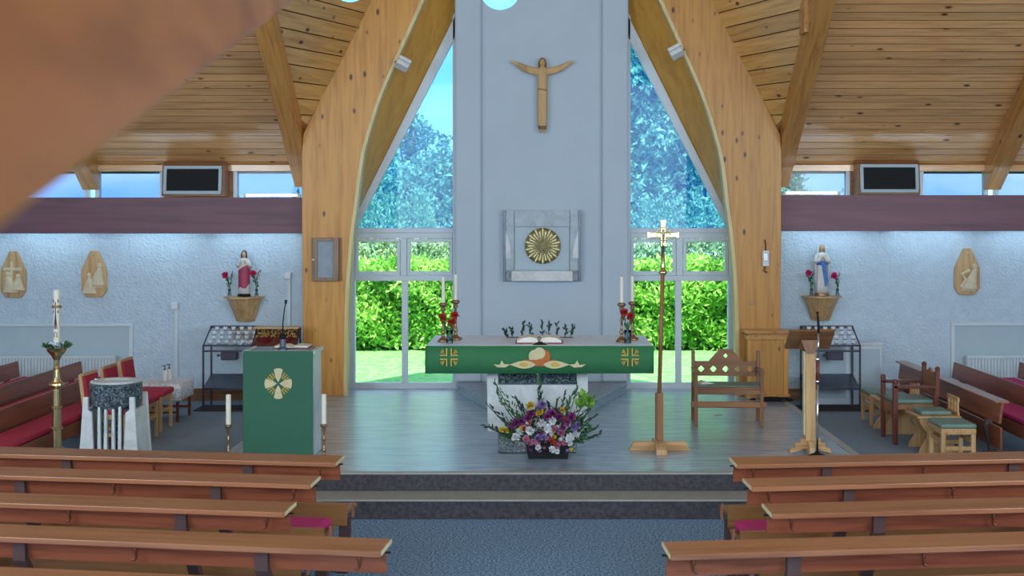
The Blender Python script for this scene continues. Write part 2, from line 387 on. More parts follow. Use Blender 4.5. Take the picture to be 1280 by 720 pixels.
A_ = resample(OUT, NA); B_ = resample(inn, NA)
for s, nm, idx in ((-1, 'left', 1), (1, 'right', 2)):
    arch = struct(strip_solid(A_, B_, ZA, 16.5, s).build('trim_%d' % idx, M['pine_z'], bevel=.008))
    lit_edge_px = resample(smoothpts([(x + 4.5, y) for x, y in INN]), NA)
    strip_solid(B_, lit_edge_px, ZA + .004, 16.49, s).build('painted_lit_edge', M['lit_edge'], arch)  # added pale strip standing in for the window-lit inner face of the arch
    # plywood soffit from the arch back to the sloping head of the window
    vs = []; fs = []; YS = [284 - k * 14 for k in range(45)]
    for k, y in enumerate(YS):
        xa = at_y(inn, y); q = P(xa if s < 0 else 2 * VX - xa, y, ZA)
        xw = 437 + (285 - y) * (571 - 437) / (285 - 16)
        r_ = P(xw if s < 0 else 2 * VX - xw, y, 17.04)
        vs += [(q.x, 16.495, q.z), (r_.x * 1.0, 17.03, r_.z)]
        if k: fs.append((2 * k - 2, 2 * k, 2 * k + 1, 2 * k - 1))
    MB().add(vs, fs).build('soffit', M['ply'], arch, smooth=True)
# --- roof bays: sloping boarded ceilings, rafters, faceted boards up to the arch
TAN = math.tan(R(36)); CS, SN = math.cos(R(36)), math.sin(R(36))
def roofz(Y): return 3.3 + TAN * (17.04 - Y)
bw = .131
bm_ = None
for s, nm in ((-1, 'left'), (1, 'right')):
    xi, xo = s * 3.15, s * 8.3
    top = 9.5; Yt = 17.04 - (top - 3.3) / TAN
    nrm = Vector((0, SN, CS)) * .045
    q = [Vector((xi, 17.24, 3.3 - .2 * TAN)), Vector((xo, 17.24, 3.3 - .2 * TAN)), Vector((xo, Yt, top)), Vector((xi, Yt, top))]
    ceil = struct(MB().add([p + nrm for p in q] + [p + nrm * 3 for p in q], [(0, 1, 2, 3), (7, 6, 5, 4), (0, 4, 5, 1), (1, 5, 6, 2), (2, 6, 7, 3), (3, 7, 4, 0)]).build('ceiling_' + nm, M['pine_dark']))
    if bm_ is None:
        l = (8.3 - 3.15) / 2 - .01
        bm_ = MB().prismx([(-bw / 2 + .0075, .005), (-bw / 2 + .0075, 0), (bw / 2 - .0075, 0), (bw / 2 - .0075, .005)], -l, l).mesh('ceiling_board', M['pine_x'])
    for k in range(44):
        t = bw * (k + .5) - .05
        o = bpy.data.objects.new('ceiling_board', bm_); COL.objects.link(o); o.parent = ceil
        o.location = ((xi + xo) / 2, 17.04 - t * CS, 3.3 + t * SN); o.rotation_euler = (-R(36) - R(1.2), 0, 0)
    # facet between the inner rafter and the arch
    vs = []; fac = struct(bpy.data.objects.new('ceiling_facet_' + nm, None)); COL.objects.link(fac)
    dz = .185; z = 3.35; k = 0; bk = MB()
    def fpt(z, xr=3.10):
        a = Vector((s * xr, 17.04 - (z - 3.3) / TAN, z)); yy = VY - (z - EYE) * F / ZA
        xa = at_y(OUT, yy); X = (xa - VX) / (F / ZA) + .06
        return a, Vector((X if s < 0 else -X, ZA + .07, z))
    while z < 9.4:
        (a0, b0), (a1, b1) = fpt(z + .007), fpt(z + dz - .007)
        (c0, d0), (c1, d1) = (a0, b0), (a1, b1)
        up = Vector((0, .004, .004))
        MB().add([a0, b0, b1, a1, c0 + up, d0 + up, d1 + up, c1 + up], [(0, 1, 2, 3), (7, 6, 5, 4), (0, 4, 5, 1), (1, 5, 6, 2), (2, 6, 7, 3), (3, 7, 4, 0)]).build('ceiling_board', M['pine_f'], fac)
        u2 = up * 9; (c0, d0), (c1, d1) = fpt(z, 3.22), fpt(z + dz, 3.22); bk.add([c0 + u2, d0 + u2, d1 + u2, c1 + u2], [(0, 1, 2, 3)])
        z += dz
    bk.build('backing_board', M['pine_dark'], fac)
    # rafters
    for xa, xb, y0 in ((3.05, 3.27, 16.95), (5.88, 6.10, 17.0), (8.0, 8.3, 17.0)):
        x0, x1 = sorted((s * xa, s * xb))
        pr = [(y0 + .05, roofz(y0 + .05)), (Yt, top), (Yt, top - .36), (y0, roofz(y0) - .36), (y0 + .05, roofz(y0) - .36)]
        raf = struct(MB().prismx(pr, x0, x1).build('trim_rafter', M['pine_y'], bevel=.008))
        if xa < 4 and s > 0:
            MB().box(3.0, 3.16, 14.62, 14.9, 4.72, 5.3).build('packing_block', M['pine_y'], raf, bevel=.006)
    x0, x1 = sorted((s * 3.05, s * 8.3))
    struct(MB().box(x0, x1, 16.98, 17.2, 3.215, 3.30).build('trim_fascia', M['pine_x'], bevel=.004))
struct(MB().prismz([(-8.5, -6.2), (8.5, -6.2), (8.5, 8.6), (3.2, 8.6), (.25, 16.5), (-.25, 16.5), (-3.2, 8.6), (-8.5, 8.6)], 9.45, 9.6).build('ceiling', M['pine_x']))
# --- plum beams, clerestory glazing
for s, nm in ((-1, 'left'), (1, 'right')):
    dz = 0 if s < 0 else .03
    x0, x1 = sorted((s * 8.3, s * 3.04))
    bo = struct(MB().box(x0, x1, 16.5, 16.68, 2.395 + dz, 2.86 + dz).build('trim_beam', M['purple'], bevel=.006))
    wnd = struct(bpy.data.objects.new('window_3' if s < 0 else 'window_4', None)); COL.objects.link(wnd)
    MB().box(x0, x1, 17.02, 17.22, 2.74, 2.80).build('sill', M['upvc'], wnd)
    for (a, b2) in ((3.12, 4.08), (5.06, 5.92), (6.06, 8.2)):
        xa, xb = sorted((s * a, s * b2))
        MB().box(xa, xb, 17.10, 17.106, 2.80, 3.215).build('pane', M['clere'], wnd)
        for q in (xa, xb): MB().box(q - .025, q + .025, 17.04, 17.14, 2.8, 3.215).build('glazing_bar', M['upvc'], wnd)
    xa, xb = sorted((s * 4.08, s * 5.06))
    MB().box(xa, xb, 17.05, 17.2, 2.8, 3.215).build('infill_panel', M['brown_x'], wnd)
# ================================================================== OUTSIDE
def leafmat(name, c1, c2, c3, scale=1.2):
    m = bpy.data.materials.new(name); m.use_nodes = True; nt = m.node_tree; b = nt.nodes['Principled BSDF']
    mp = coords(nt, rnd=False)
    n = nt.nodes.new('ShaderNodeTexNoise'); n.inputs['Scale'].default_value = scale; n.inputs['Detail'].default_value = 3; n.inputs['Roughness'].default_value = .8
    nt.links.new(mp.outputs[0], n.inputs['Vector'])
    wn = nt.nodes.new('ShaderNodeTexNoise'); wn.inputs['Scale'].default_value = 14; nt.links.new(mp.outputs[0], wn.inputs['Vector'])
    ad = nt.nodes.new('ShaderNodeMath'); ad.operation = 'MULTIPLY_ADD'; ad.inputs[1].default_value = .7; nt.links.new(wn.outputs['Fac'], ad.inputs[0])
    sb = nt.nodes.new('ShaderNodeMath'); sb.operation = 'SUBTRACT'; sb.inputs[1].default_value = .35; nt.links.new(n.outputs['Fac'], sb.inputs[0]); nt.links.new(sb.outputs[0], ad.inputs[2])
    r = ramp(nt, ad.outputs[0], [(.3, c1), (.5, c2), (.7, c3)])
    nt.links.new(r.outputs['Color'], b.inputs['Base Color']); b.inputs['Roughness'].default_value = .45
    t = nt.nodes.new('ShaderNodeBsdfTranslucent'); nt.links.new(r.outputs['Color'], t.inputs['Color'])
    mx = nt.nodes.new('ShaderNodeMixShader'); mx.inputs[0].default_value = .3
    nt.links.new(b.outputs[0], mx.inputs[1]); nt.links.new(t.outputs[0], mx.inputs[2]); nt.links.new(mx.outputs[0], nt.nodes['Material Output'].inputs['Surface'])
    return m
M['hedge'] = leafmat('laurel_leaves', L(80, 140, 50), L(140, 200, 76), L(214, 240, 150), 1.6)
M['hedgecore'] = plain('hedge_inner_twigs', L(50, 70, 40), .9, var=.4, scale=8)
M['shrub'] = leafmat('grey_green_leaves', L(100, 140, 100), L(150, 184, 130), L(210, 220, 180), 1.5)
M['tree'] = leafmat('tree_leaves', L(70, 112, 90), L(132, 176, 140), L(216, 236, 210), .9)
M['tree2'] = leafmat('birch_leaves', L(60, 104, 90), L(104, 150, 120), L(160, 200, 160), .9)
M['bark'] = wood('bark', L(120, 100, 84), L(80, 64, 52), 'Z', .9)
m, nt, b = base('mown_lawn'); mp = coords(nt, (1, 1, 1), rnd=False)
n = nt.nodes.new('ShaderNodeTexNoise'); n.inputs['Scale'].default_value = 9; n.inputs['Detail'].default_value = 8; n.inputs['Roughness'].default_value = .75; nt.links.new(mp.outputs[0], n.inputs['Vector'])
r = ramp(nt, n.outputs['Fac'], [(.32, L(76, 136, 72)), (.5, L(110, 170, 92)), (.68, L(160, 196, 130))])
nt.links.new(r.outputs['Color'], b.inputs['Base Color']); b.inputs['Roughness'].default_value = .9; b.inputs['Specular IOR Level'].default_value = .1
M['lawn'] = m
GZ = .08
struct(MB().box(-45, 45, 17.31, 75, -.3, GZ).build('ground', M['lawn']))
rng = random.Random(11)
def leaf(vs, fs, c, d, ln, wd, fold=.15):
    d = d.normalized(); a = d.cross(Vector((rng.uniform(-1, 1), rng.uniform(-1, 1), rng.uniform(-1, 1))))
    if a.length < 1e-3: return
    a.normalize(); nrm = a.cross(d); k = len(vs)
    vs += [c, c + d * ln * .5 + a * wd + nrm * ln * fold, c + d * ln, c + d * ln * .5 - a * wd + nrm * ln * fold]
    fs += [(k, k + 1, k + 2), (k, k + 2, k + 3)]
def rv(): return Vector((rng.gauss(0, 1), rng.gauss(0, 1), rng.gauss(0, 1)))
# laurel hedge across the lawn
hd = thing('laurel_hedge', 'broad glossy green laurel hedge across the far side of the lawn', 'hedge', (0, 24.3, GZ))
vs = []; fs = []
for k in range(26000):
    x = rng.uniform(-8, 8); z = rng.uniform(0, 1.6) if rng.random() < .85 else 1.9
    dep = mnoise.noise(Vector((x * 1.3, z * 1.6, 3))) * .30 - .25 * math.sin(math.pi * min(1, z / 1.95))
    y = dep + abs(rng.gauss(0, .14)) if z < 1.9 else rng.uniform(-.1, .9)
    top = 1.52 + .18 * mnoise.noise(Vector((x * .9, 0, 7)))
    z = min(z, top + rng.uniform(-.1, .12))
    d = rv() + Vector((0, -.8, .5))
    leaf(vs, fs, Vector((x, y, z + .04)), d, rng.uniform(.13, .21), rng.uniform(.03, .048))
stuff(MB().add(vs, fs).build('foliage', M['hedge'], hd))
core = MB()
for k in range(16): core.box(-8 + k, -7 + k, .22, 1.2, 0, 1.38 + .1 * math.sin(k * 1.7))
core.build('inner_growth', M['hedgecore'], hd)
def bush(X, Y, rx, h, mat, n, label, name='garden_shrub', ln=.12):
    t = thing(name, label, 'shrub', (X, Y, GZ)); vs = []; fs = []
    for k in range(n):
        a = rng.uniform(0, 2 * math.pi); u = rng.uniform(0, 1); rr = rx * math.sqrt(max(0, 1 - (u - .35) ** 2 * 1.6)) * (1 + .35 * mnoise.noise(Vector((X + 2 * math.cos(a), 2 * math.sin(a), 4 * u))))
        q = Vector((rr * math.cos(a), rr * math.sin(a) * .7, u * h)) * (1 - abs(rng.gauss(0, .09)))
        leaf(vs, fs, q, rv() + q.normalized() + Vector((0, 0, .8)), ln * rng.uniform(.7, 1.4), ln * .22)
    stuff(MB().add(vs, fs).build('foliage', mat, t))
    st = MB()
    for k in range(5): st.tube([(rng.uniform(-.1, .1), rng.uniform(-.1, .1), 0), (rng.uniform(-.3, .3) * rx, rng.uniform(-.2, .2), h * .5), (rng.uniform(-.6, .6) * rx, rng.uniform(-.3, .3), h * .8)], [.03, .02, .01], 5)
    st.build('stem', M['bark'], t)
blabs = ['pale shrub with the reddest twigs behind the hedge, far left', 'pale grey-green shrub behind the hedge, seen through the left window', 'pale shrub behind the hedge, hidden mostly by the altar wall',
         'loose green shrub behind the hedge, seen through the right window', 'pale shrub behind the hedge at the far right']
for k, X in enumerate((-6.4, -3.3, -.15, 3.0, 6.2)):
    bush(X, 27.6, 1.3, 2.95 + .2 * math.sin(k * 2.1), M['shrub'] if k != 3 else M['tree'], 5200, blabs[k])
def tree(X, Y, h0, blobs, mat, label, ln=.22, trunk=.16):
    t = thing('broadleaf_tree', label, 'tree', (X, Y, GZ)); vs = []; fs = []; tk = MB(); top = max(b_[2] for b_ in blobs)
    tk.tube([(0, 0, 0), (.05, 0, h0 * .5), (-.05, .05, h0), (0, 0, top)], [trunk, trunk * .8, trunk * .6, trunk * .2], 8)
    for (bx, by, bz, br, n) in blobs:
        tk.tube([(0, 0, h0 * .8 + .2 * bz * .3), (bx * .5, by * .5, (h0 + bz) / 2), (bx, by, bz)], [trunk * .4, trunk * .25, .02], 5)
        for k in range(n):
            d = rv().normalized(); rr = br * (1 + .4 * mnoise.noise(d * 2.2 + Vector((bx, by, bz)))) * (1 - abs(rng.gauss(0, .16)))
            q = Vector((bx, by, bz)) + Vector((d.x, d.y, d.z * .8)) * rr
            leaf(vs, fs, q, rv() + d + Vector((0, 0, -.5)), ln * rng.uniform(.6, 1.3), ln * .26)
    stuff(MB().add(vs, fs).build('foliage', mat, t)); tk.build('trunk', M['bark'], t, smooth=True)
tree(-3.4, 32, 1.5, [(-1.2, 0, 2.6, 1.3, 2600), (.5, .3, 2.9, 1.3, 2600), (1.4, 0, 2.3, 1.2, 2200), (-2.3, 0, 2.0, 1.2, 1800), (0, -.4, 1.8, 1.2, 1500), (1.2, .2, 3.6, .8, 1300)], M['tree'], 'rounded bushy tree low in the left altar window')
bl = [(rng.uniform(-.5, .5) - .04 * k, rng.uniform(-.3, .3), 2.4 + .42 * k, .95 - .06 * k, 420 - 22 * k) for k in range(10)]
tree(-3.55, 36, 2, bl, M['tree2'], 'slender feathery tree reaching up into the left altar window', .18, .12)
tree(3.9, 31.5, 1.8, [(-1.4, 0, 3.0, 1.3, 2400), (.2, .3, 3.3, 1.4, 2400), (1.5, 0, 3.0, 1.2, 1900), (-.9, 0, 4.6, 1.3, 2400), (.8, .2, 5.0, 1.2, 1900), (-1.8, .2, 6.0, 1.3, 2200), (-.4, 0, 6.8, 1.3, 2200), (-1.2, 0, 8.0, 1.1, 1500), (-2.6, 0, 4.6, 1.1, 1500), (-.4, -.3, 1.9, 1.3, 1300)], M['tree'], 'tall leafy tree filling the right altar window', .24)
for k, (X, Y, hh) in enumerate(((-1.2, 40, 1.7),)):
    tree(X, Y, 1.5, [(rng.uniform(-1.6, 1.6), rng.uniform(-.5, .5), hh * rng.uniform(.5, 1.1), 1.4, 1100) for j in range(6)], M['tree'],
         ['low distant tree behind the rounded tree', 'distant tree behind the tall right-hand tree'][k], .26)

# ================================================================== NEAR BEAM AND HANGING LAMPS
nb = MB()
d0, d1 = Vector((-.318, .55, 2.524)), Vector((-.80, 4.2, 3.319))
wv = Vector((-.45, -.05, 0)); hv = Vector((0, 0, .62))
nb.add([d0, d1, d1 + wv, d0 + wv, d0 + hv, d1 + hv, d1 + wv + hv, d0 + wv + hv], [(0, 3, 2, 1), (4, 5, 6, 7), (0, 1, 5, 4), (1, 2, 6, 5), (2, 3, 7, 6), (3, 0, 4, 7)])
struct(nb.build('trim_near_arch', M['nearbeam'], bevel=.012))
lampm = emit('glowing_opal_globe', (.22, .60, .80, 1), 1.0)
def globe(px, py, Z, r, label):
    q = P(px, py, Z)
    t = thing('pendant_globe_lamp', label, 'lamp', q, group='opal globes over the sanctuary step')
    MB().ball((0, 0, 0), r, 24, 16).build('globe', lampm, t, smooth=True)
    MB().lathe([(.03, r * .93), (.045, r * .96), (.045, r + .05), (.012, r + .08)], n=16).build('lamp_holder', M['brass'], t)
    MB().tube([(0, 0, r + .07), (0, 0, 9.45 - q.z)], .006, 6).build('flex', M['black'], t)
globe(625, -13, 9.5, .15, 'white opal globe hanging in front of the altar wall')
globe(437, -21, 9.5, .14, 'white opal globe hanging in front of the left arch')

# ================================================================== WALL FIXTURES
tubem = emit('fluorescent_tube_glow', (.62, .86, 1, 1), 12)
def batten(xc, l, z, Y, label, rx=0):
    t = thing('fluorescent_batten', label, 'strip light', (xc, Y, z), group='strip lights on the plum beams')
    MB().box(-l / 2, l / 2, -.045, .0, -.03, .03).build('housing', M['whitepl'], t, bevel=.005)
    MB().tube([(-l / 2 + .03, .03, -.02), (l / 2 - .03, .03, -.02)], .014, 10).build('tube', tubem, t, smooth=True)
    for q in (-l / 2 + .01, l / 2 - .03): MB().box(q, q + .02, 0, .045, -.04, .005).build('end_cap', M['whitepl'], t)
for s in (-1, 1):
    for k, xc in enumerate((3.75, 5.12, 6.5, 7.7)):
        nm = ('left', 'right')[s > 0]; od = ('nearest the arch', 'second from the arch', 'third from the arch', 'farthest from the arch')[k]
        batten(s * xc, 1.12 if k < 3 else .9, 2.45 + (.03 if s > 0 else 0), 16.73, 'white strip light hidden behind the %s plum beam, %s' % (nm, od))
    t = thing('uplight_tube', 'bare glowing tube lying on top of the %s plum beam by the arch' % ('left', 'right')[s > 0], 'strip light', (s * 3.5, 16.6, 2.86 + (.03 if s > 0 else 0)), group='tubes on top of the plum beams')
    MB().tube([(-.33, 0, .03), (.33, 0, .03)], .016, 10).build('tube', emit('uplight_glow', (.9, .97, 1, 1), 2.5), t, smooth=True)
    for q in (-.36, .33): MB().box(q, q + .03, -.02, .02, 0, .05).build('end_cap', M['whitepl'], t)
# wooden boxes with dark grilles in front of the clerestory
for s in (-1, 1):
    c = P(243.5 if s < 0 else 1109, 224 if s < 0 else 222, 16.85); Wd, Hh = .41, .20
    t = thing('grille_box', 'tilted wooden box with dark louvred grille above the %s plum beam' % ('left', 'right')[s > 0], 'speaker', (c.x, c.y, c.z - .225), group='grille boxes in the clerestory')
    MB().prismx([(-.10, .0), (.19, .0), (.19, .43), (.02, .46), (-.06, .40)], -Wd, Wd).build('case', M['brown_x'], t, bevel=.006)
    T = Matrix.Translation((0, -.09, .21)) @ rotx(R(-6))
    fr = MB()
    for a in (-1, 1):
        fr.box(-.375, .375, -.03, 0, a * .165 - .02, a * .165 + .02, T); fr.box(a * .36 - .02, a * .36 + .02, -.03, 0, -.145, .145, T)
    fr.build('grille_frame', M['panel'], t, bevel=.003)
    gb = MB().box(-.34, .34, -.012, .005, -.145, .145, T).build('grille_back', M['black'], t)
    for k in range(9): MB().box(-.34, .34, -.02, -.012, -.14 + k * .032, -.125 + k * .032, T).build('louvre', M['black'], gb)
# stations of the cross
def station(px, py, label, kind):
    q = P(px, py, 17.02); t = thing('relief_plaque', label, 'plaque', (q.x, 17.04, q.z - .31), group='carved plaques on the side walls')
    pts = [(-.10, 0), (.10, 0), (.168, .09), (.168, .36), (.05, .62), (-.05, .62), (-.168, .36), (-.168, .09)]
    MB().prism(pts, -.045, 0).build('backboard', M['oak'], t, bevel=.008)
    g = MB()
    def fig(x, z, h, lean=0):
        g.ball((x + lean, -.065, z + h), .036, 10, 8, (1, .9, 1.15))
        g.loft([[(x + lean * (u ** 1.5) + (.07 * (1 - u) + .035) * math.cos(a), -.06 + .045 * math.sin(a), z + h * .86 * u) for a in [2 * math.pi * k / 14 for k in range(14)]] for u in (0, .2, .45, .7, .9, 1)])
    if kind == 0:
        fig(-.02, .07, .24, -.04); fig(.06, .10, .18, .02); g.box(-.03, .0, -.06, -.04, .1, .48); g.box(-.12, .12, -.06, -.04, .36, .40)
    elif kind == 1:
        fig(-.05, .05, .24, .0); fig(.05, .16, .26, .03); g.box(.0, .12, -.06, -.04, .13, .17); g.tube([(-.05, -.07, .2), (.03, -.08, .24), (.07, -.07, .28)], .018, 8)
    else:
        fig(.02, .08, .30, .07); g.tube([(-.09, -.06, .10), (-.03, -.08, .2), (-.08, -.07, .28), (.02, -.08, .33)], .024, 8); g.tube([(.08, -.07, .1), (.09, -.08, .2), (.05, -.08, .28)], .022, 8); g.box(-.09, .1, -.07, -.04, .05, .08)
    g.build('carved_figures', M['carve'], t, remesh=.006)
    MB().lathe([(.016, 0), (.016, .012)], n=14).build('number_disc', M['oak'], t, loc=(0, -.045, .56), rot=(R(90), 0, 0))
M['carve'] = plain('pale_carved_stone', L(216, 202, 172), .6, var=.15, scale=20)
station(17, 343, 'pointed oak plaque with carved figures, leftmost on the left wall', 0)
station(118, 342.5, 'pointed oak plaque with two carved figures left of the red-robed statue', 1)
station(1208.5, 339.5, 'pointed oak plaque with carved figures on the right wall', 2)
# white wall panels with radiators
def wallpanel(x0, x1, ytop, label):
    a = P(x0, ytop, 17.02); b2 = P(x1, ytop, 17.02); h = a.z - SIDE; wd = b2.x - a.x
    t = thing('dado_panel', label, 'panel', ((a.x + b2.x) / 2, 17.04, SIDE), group='white panels behind the radiators')
    MB().box(-wd / 2, wd / 2, -.02, 0, .0, h).build('board', M['panel'], t)
    MB().box(-wd / 2 - .01, wd / 2 + .01, -.05, -.0, h - .04, h).build('top_rail', M['whitepaint'], t, bevel=.004)
    for s in (-1, 1): MB().box(s * (wd / 2 - .02) - .025, s * (wd / 2 - .02) + .025, -.04, -.0, 0, h - .04).build('side_rail', M['whitepaint'], t, bevel=.004)
wallpanel(-110, 166, 404, 'white framed wall panel behind the left radiator')
wallpanel(1189, 1460, 403, 'white framed wall panel behind the right radiator')
def radiator(x0, x1, label):
    a = P(x0, 444, 16.93); b2 = P(x1, 444, 16.93); wd = b2.x - a.x; h = .62
    t = thing('radiator', label, 'radiator', ((a.x + b2.x) / 2, 16.91, a.z - h), group='ribbed white radiators')
    MB().box(-wd / 2, wd / 2, -.02, .02, .02, h - .03).build('back_plate', M['whitepaint'], t)
    rib = MB().prismz([(-.016, -.02), (-.01, -.042), (.01, -.042), (.016, -.02)], .03, h - .04).mesh('rib', M['whitepaint'])
    for k in range(int(wd / .042)):
        o = bpy.data.objects.new('rib', rib); COL.objects.link(o); o.parent = t; o.location.x = -wd / 2 + .025 + k * .042
    MB().box(-wd / 2 - .01, wd / 2 + .01, -.05, .03, h - .035, h).build('top_grille', M['whitepaint'], t, bevel=.004)
    for s in (-1, 1): MB().box(s * wd / 2 - .008, s * wd / 2 + .008, -.05, .03, .02, h - .035).build('side_cover', M['whitepaint'], t)
    for s in (-1, 1): MB().box(s * (wd / 2 - .2) - .02, s * (wd / 2 - .2) + .02, .02, .065, .1, h - .1).build('wall_bracket', M['whitepaint'], t)
radiator(-90, 145, 'long ribbed white radiator under the left wall panel')
radiator(1208, 1450, 'long ribbed white radiator under the right wall panel')
# conduits
def conduit(px, py, label, foot):
    q = P(px, py, 17.0)
    t = thing('cable_conduit', label, 'conduit', (q.x, 17.04, foot), group='white wall conduits')
    h = q.z - foot
    MB().box(-.022, .022, -.035, 0, 0, h).build('trunking', M['whitepaint'], t, bevel=.004)
    MB().box(-.06, .03, -.075, 0, h - .03, h + .06).build('junction_box', M['whitepl'], t, bevel=.012)
conduit(220, 384, 'white vertical conduit with box beside the small lace-covered table', SIDE + .16)
conduit(361, 346, 'white vertical conduit with box between red-robed statue and left arch', SIDE + .16)
# white spot-speakers on the arches
for s in (-1, 1):
    q = P(503 if s < 0 else 846, 81 if s < 0 else 66, 16.2)
    t = thing('white_speaker', 'small white speaker bracketed to the %s arch' % ('left', 'right')[s > 0], 'speaker', q, group='white speakers on the arches')
    T = rotz(R(-20 * s)) @ rotx(R(-18)) @ roty(R(s * -28))
    MB().box(-.085, .085, -.09, .07, -.05, .012, T).build('case', M['whitepl'], t, bevel=.015)
    MB().box(-.085, .085, -.095, .07, .02, .07, T).build('hood', M['whitepl'], t, bevel=.012)
    MB().tube([(s * .03, .05, .02), (s * .10, .09, .05), (s * .115, .14, .05)], .016, 8).build('bracket', M['steel'], t)
# aumbry case on the left pillar
q = P(407.5, 324, 16.28); t = thing('glazed_wall_case', 'grey-framed glazed wall case on the left timber pillar', 'cabinet', (q.x, 16.30, q.z - .275))
MB().box(-.165, .165, -.05, 0, 0, .55).build('case_body', M['brown'], t)
fr = MB()
M['greywood'] = wood('weathered_grey_wood', L(150, 126, 104), L(120, 100, 84), 'Z', .5)
for s in (-1, 1): fr.box(s * .135 - .035, s * .135 + .035, -.09, -.05, 0, .55)
fr.box(-.10, .10, -.09, -.05, 0, .045); fr.box(-.10, .10, -.09, -.05, .505, .55)
df = fr.build('door_frame', M['greywood'], t, bevel=.004)
MB().box(-.11, .11, -.066, -.056, .04, .51).build('door_glass', plain('frosted_pane', (.34, .40, .46, 1), .12), t)
MB().ball((-.15, -.10, .27), .016, 10, 8).build('knob', M['whitepl'], df, smooth=True)
MB().box(.185, .20, -.02, 0, .0, .55).build('side_strip', M['greywood'], t)
# thermostat style fitting on the right pillar
q = P(957, 323, 16.28); t = thing('wall_light_fitting', 'small white box fitting on the right timber pillar', 'wall fitting', (q.x, 16.30, q.z - .1))
MB().box(-.042, .042, -.05, 0, 0, .2).build('backplate', M['whitepl'], t, bevel=.008)
MB().box(-.026, .026, -.07, -.05, .06, .17).build('window', M['steel'], t, bevel=.006)
MB().tube([(0, -.02, .2), (0, -.03, .29), (-.01, -.02, .34)], .006, 6).build('aerial', M['black'], t)
MB().tube([(0, -.02, 0), (-.02, -.03, -.05), (.02, -.03, -.08)], .012, 8).build('pull_cord', M['bronze'], t)
# wooden boxing at the foot of the right arch
c = P(956, 497, 15.95)
t = thing('pillar_boxing', 'pine boxing with a moulded shelf around the foot of the right arch', 'boxing', (2.83, 16.27, PLAT))
MB().box(-.25, .25, -.26, 0, 0, .82).build('carcass', M['pine_z'], t, bevel=.006)
MB().box(-.29, .29, -.30, 0, .82, .86).build('shelf', M['pine_y'], t, bevel=.006)
MB().box(-.27, .27, -.28, 0, .74, .80).build('moulding', M['pine_y'], t, bevel=.006)
for s in (-1, 1): MB().box(s * .225 - .03, s * .225 + .03, -.275, -.26, .0, .74).build('stile', M['pine_z'], t, bevel=.003)
MB().box(-.27, .27, -.33, -.0, 0, .06).build('plinth', M['pine_y'], t, bevel=.005)
# low white cabinet by the right candle rack
a = P(1074, 428, 16.75); b2 = P(1101, 428, 16.75)
t = thing('low_cabinet', 'low white cupboard against the right wall beside the candle rack', 'cabinet', ((a.x + b2.x) / 2 - .3, 17.0, SIDE))
wd = .44; h = a.z - SIDE
MB().box(-wd, wd, -.30, 0, 0, h - .03).build('carcass', M['whitepaint'], t)
MB().box(-wd - .02, wd + .02, -.32, 0, h - .03, h).build('top', M['whitepaint'], t, bevel=.004)
for s in (-1, 1): MB().box(s * wd / 2 - wd / 2 + .03, s * wd / 2 + wd / 2 - .03, -.32, -.30, .08, h - .08).build('door', M['panel'], t, bevel=.004)
q = P(940, 379, 16.29); t = tag(MB().lathe([(.034, 0), (.036, .006), (.03, .010)], n=20, sy=.55).build('name_plate', M['bronze'], None), 'small oval bronze plate on the right timber pillar', 'plate')
t.location = (q.x, 16.299, q.z); t.rotation_euler = (R(90), 0, 0)
t = thing('floor_socket', 'small white socket box on the floor by the right arch', 'socket', (2.70, 15.86, PLAT))
MB().box(-.05, .05, -.03, .03, 0, .10).build('box', M['whitepl'], t, bevel=.008); MB().box(-.02, .02, -.036, -.03, .04, .08).build('socket_face', M['sheet'], t)
t = tag(MB().tube([(.11 * (1 + .1 * k % 2) * math.cos(k * .55), .07 * math.sin(k * .55), .012 + .0016 * k) for k in range(34)], .009, 6).build('cable_coil', M['black'], None, smooth=True), 'loose coil of black cable on the floor by the right arch', 'cable')
t.location = (2.86, 15.72, PLAT)
# ================================================================== SANCTUARY
def ngon(n, r, c=(0, 0), a0=0, sx=1, sy=1): return [(c[0] + r * sx * math.cos(a0 + 2 * math.pi * k / n), c[1] + r * sy * math.sin(a0 + 2 * math.pi * k / n)) for k in range(n)]
# granite plinth behind the altar
t = thing('granite_plinth', 'low grey granite plinth with splayed sides at the foot of the altar wall', 'plinth', (0, 16.7, PLAT))
MB().prismz([(-1.09, 0), (-1.09, -.16), (-.60, -1.75), (.58, -1.75), (1.09, -.16), (1.09, 0)], .0, .1).build('body', M['granite2'], t, bevel=.006)
MB().prismz([(-1.10, 0), (-1.10, -.17), (-.61, -1.77), (.59, -1.77), (1.10, -.17), (1.10, 0)], .1, .125).build('cap_slab', M['granite2'], t, bevel=.006)
# altar
AX = -.02
t = thing('altar', 'long white-topped altar with marble pedestal in the middle of the sanctuary', 'altar', (AX, 12.55, PLAT))
MB().box(-1.075, 1.075, -.34, .70, .99, 1.045).build('table_slab', M['marble'], t, bevel=.006)
MB().box(-.94, .94, -.26, .62, .93, .99).build('slab_core', M['marble'], t, bevel=.01)
MB().prism([(-.50, .20), (.46, .20), (.47, .655), (-.51, .655)], -.18, .5).build('pedestal_block', M['marble'], t, bevel=.01)
MB().prismx([(-.18, .655), (-.08, .82), (.5, .82), (.5, .655)], -.51, -.40).build('pedestal_shoulder', M['marble'], t, bevel=.006)
MB().prismx([(-.18, .655), (-.08, .82), (.5, .82), (.5, .655)], .36, .47).build('pedestal_shoulder', M['marble'], t, bevel=.006)
MB().prismx([(-.15, .656), (-.06, .82), (.48, .82), (.48, .656)], -.40, -.03).build('granite_inset', M['granite'], t)
MB().prismx([(-.15, .656), (-.06, .82), (.48, .82), (.48, .656)], -.01, .36).build('granite_inset', M['granite'], t)
MB().box(-.52, .48, -.1, .5, .82, .93).build('neck', M['marble'], t, bevel=.006)
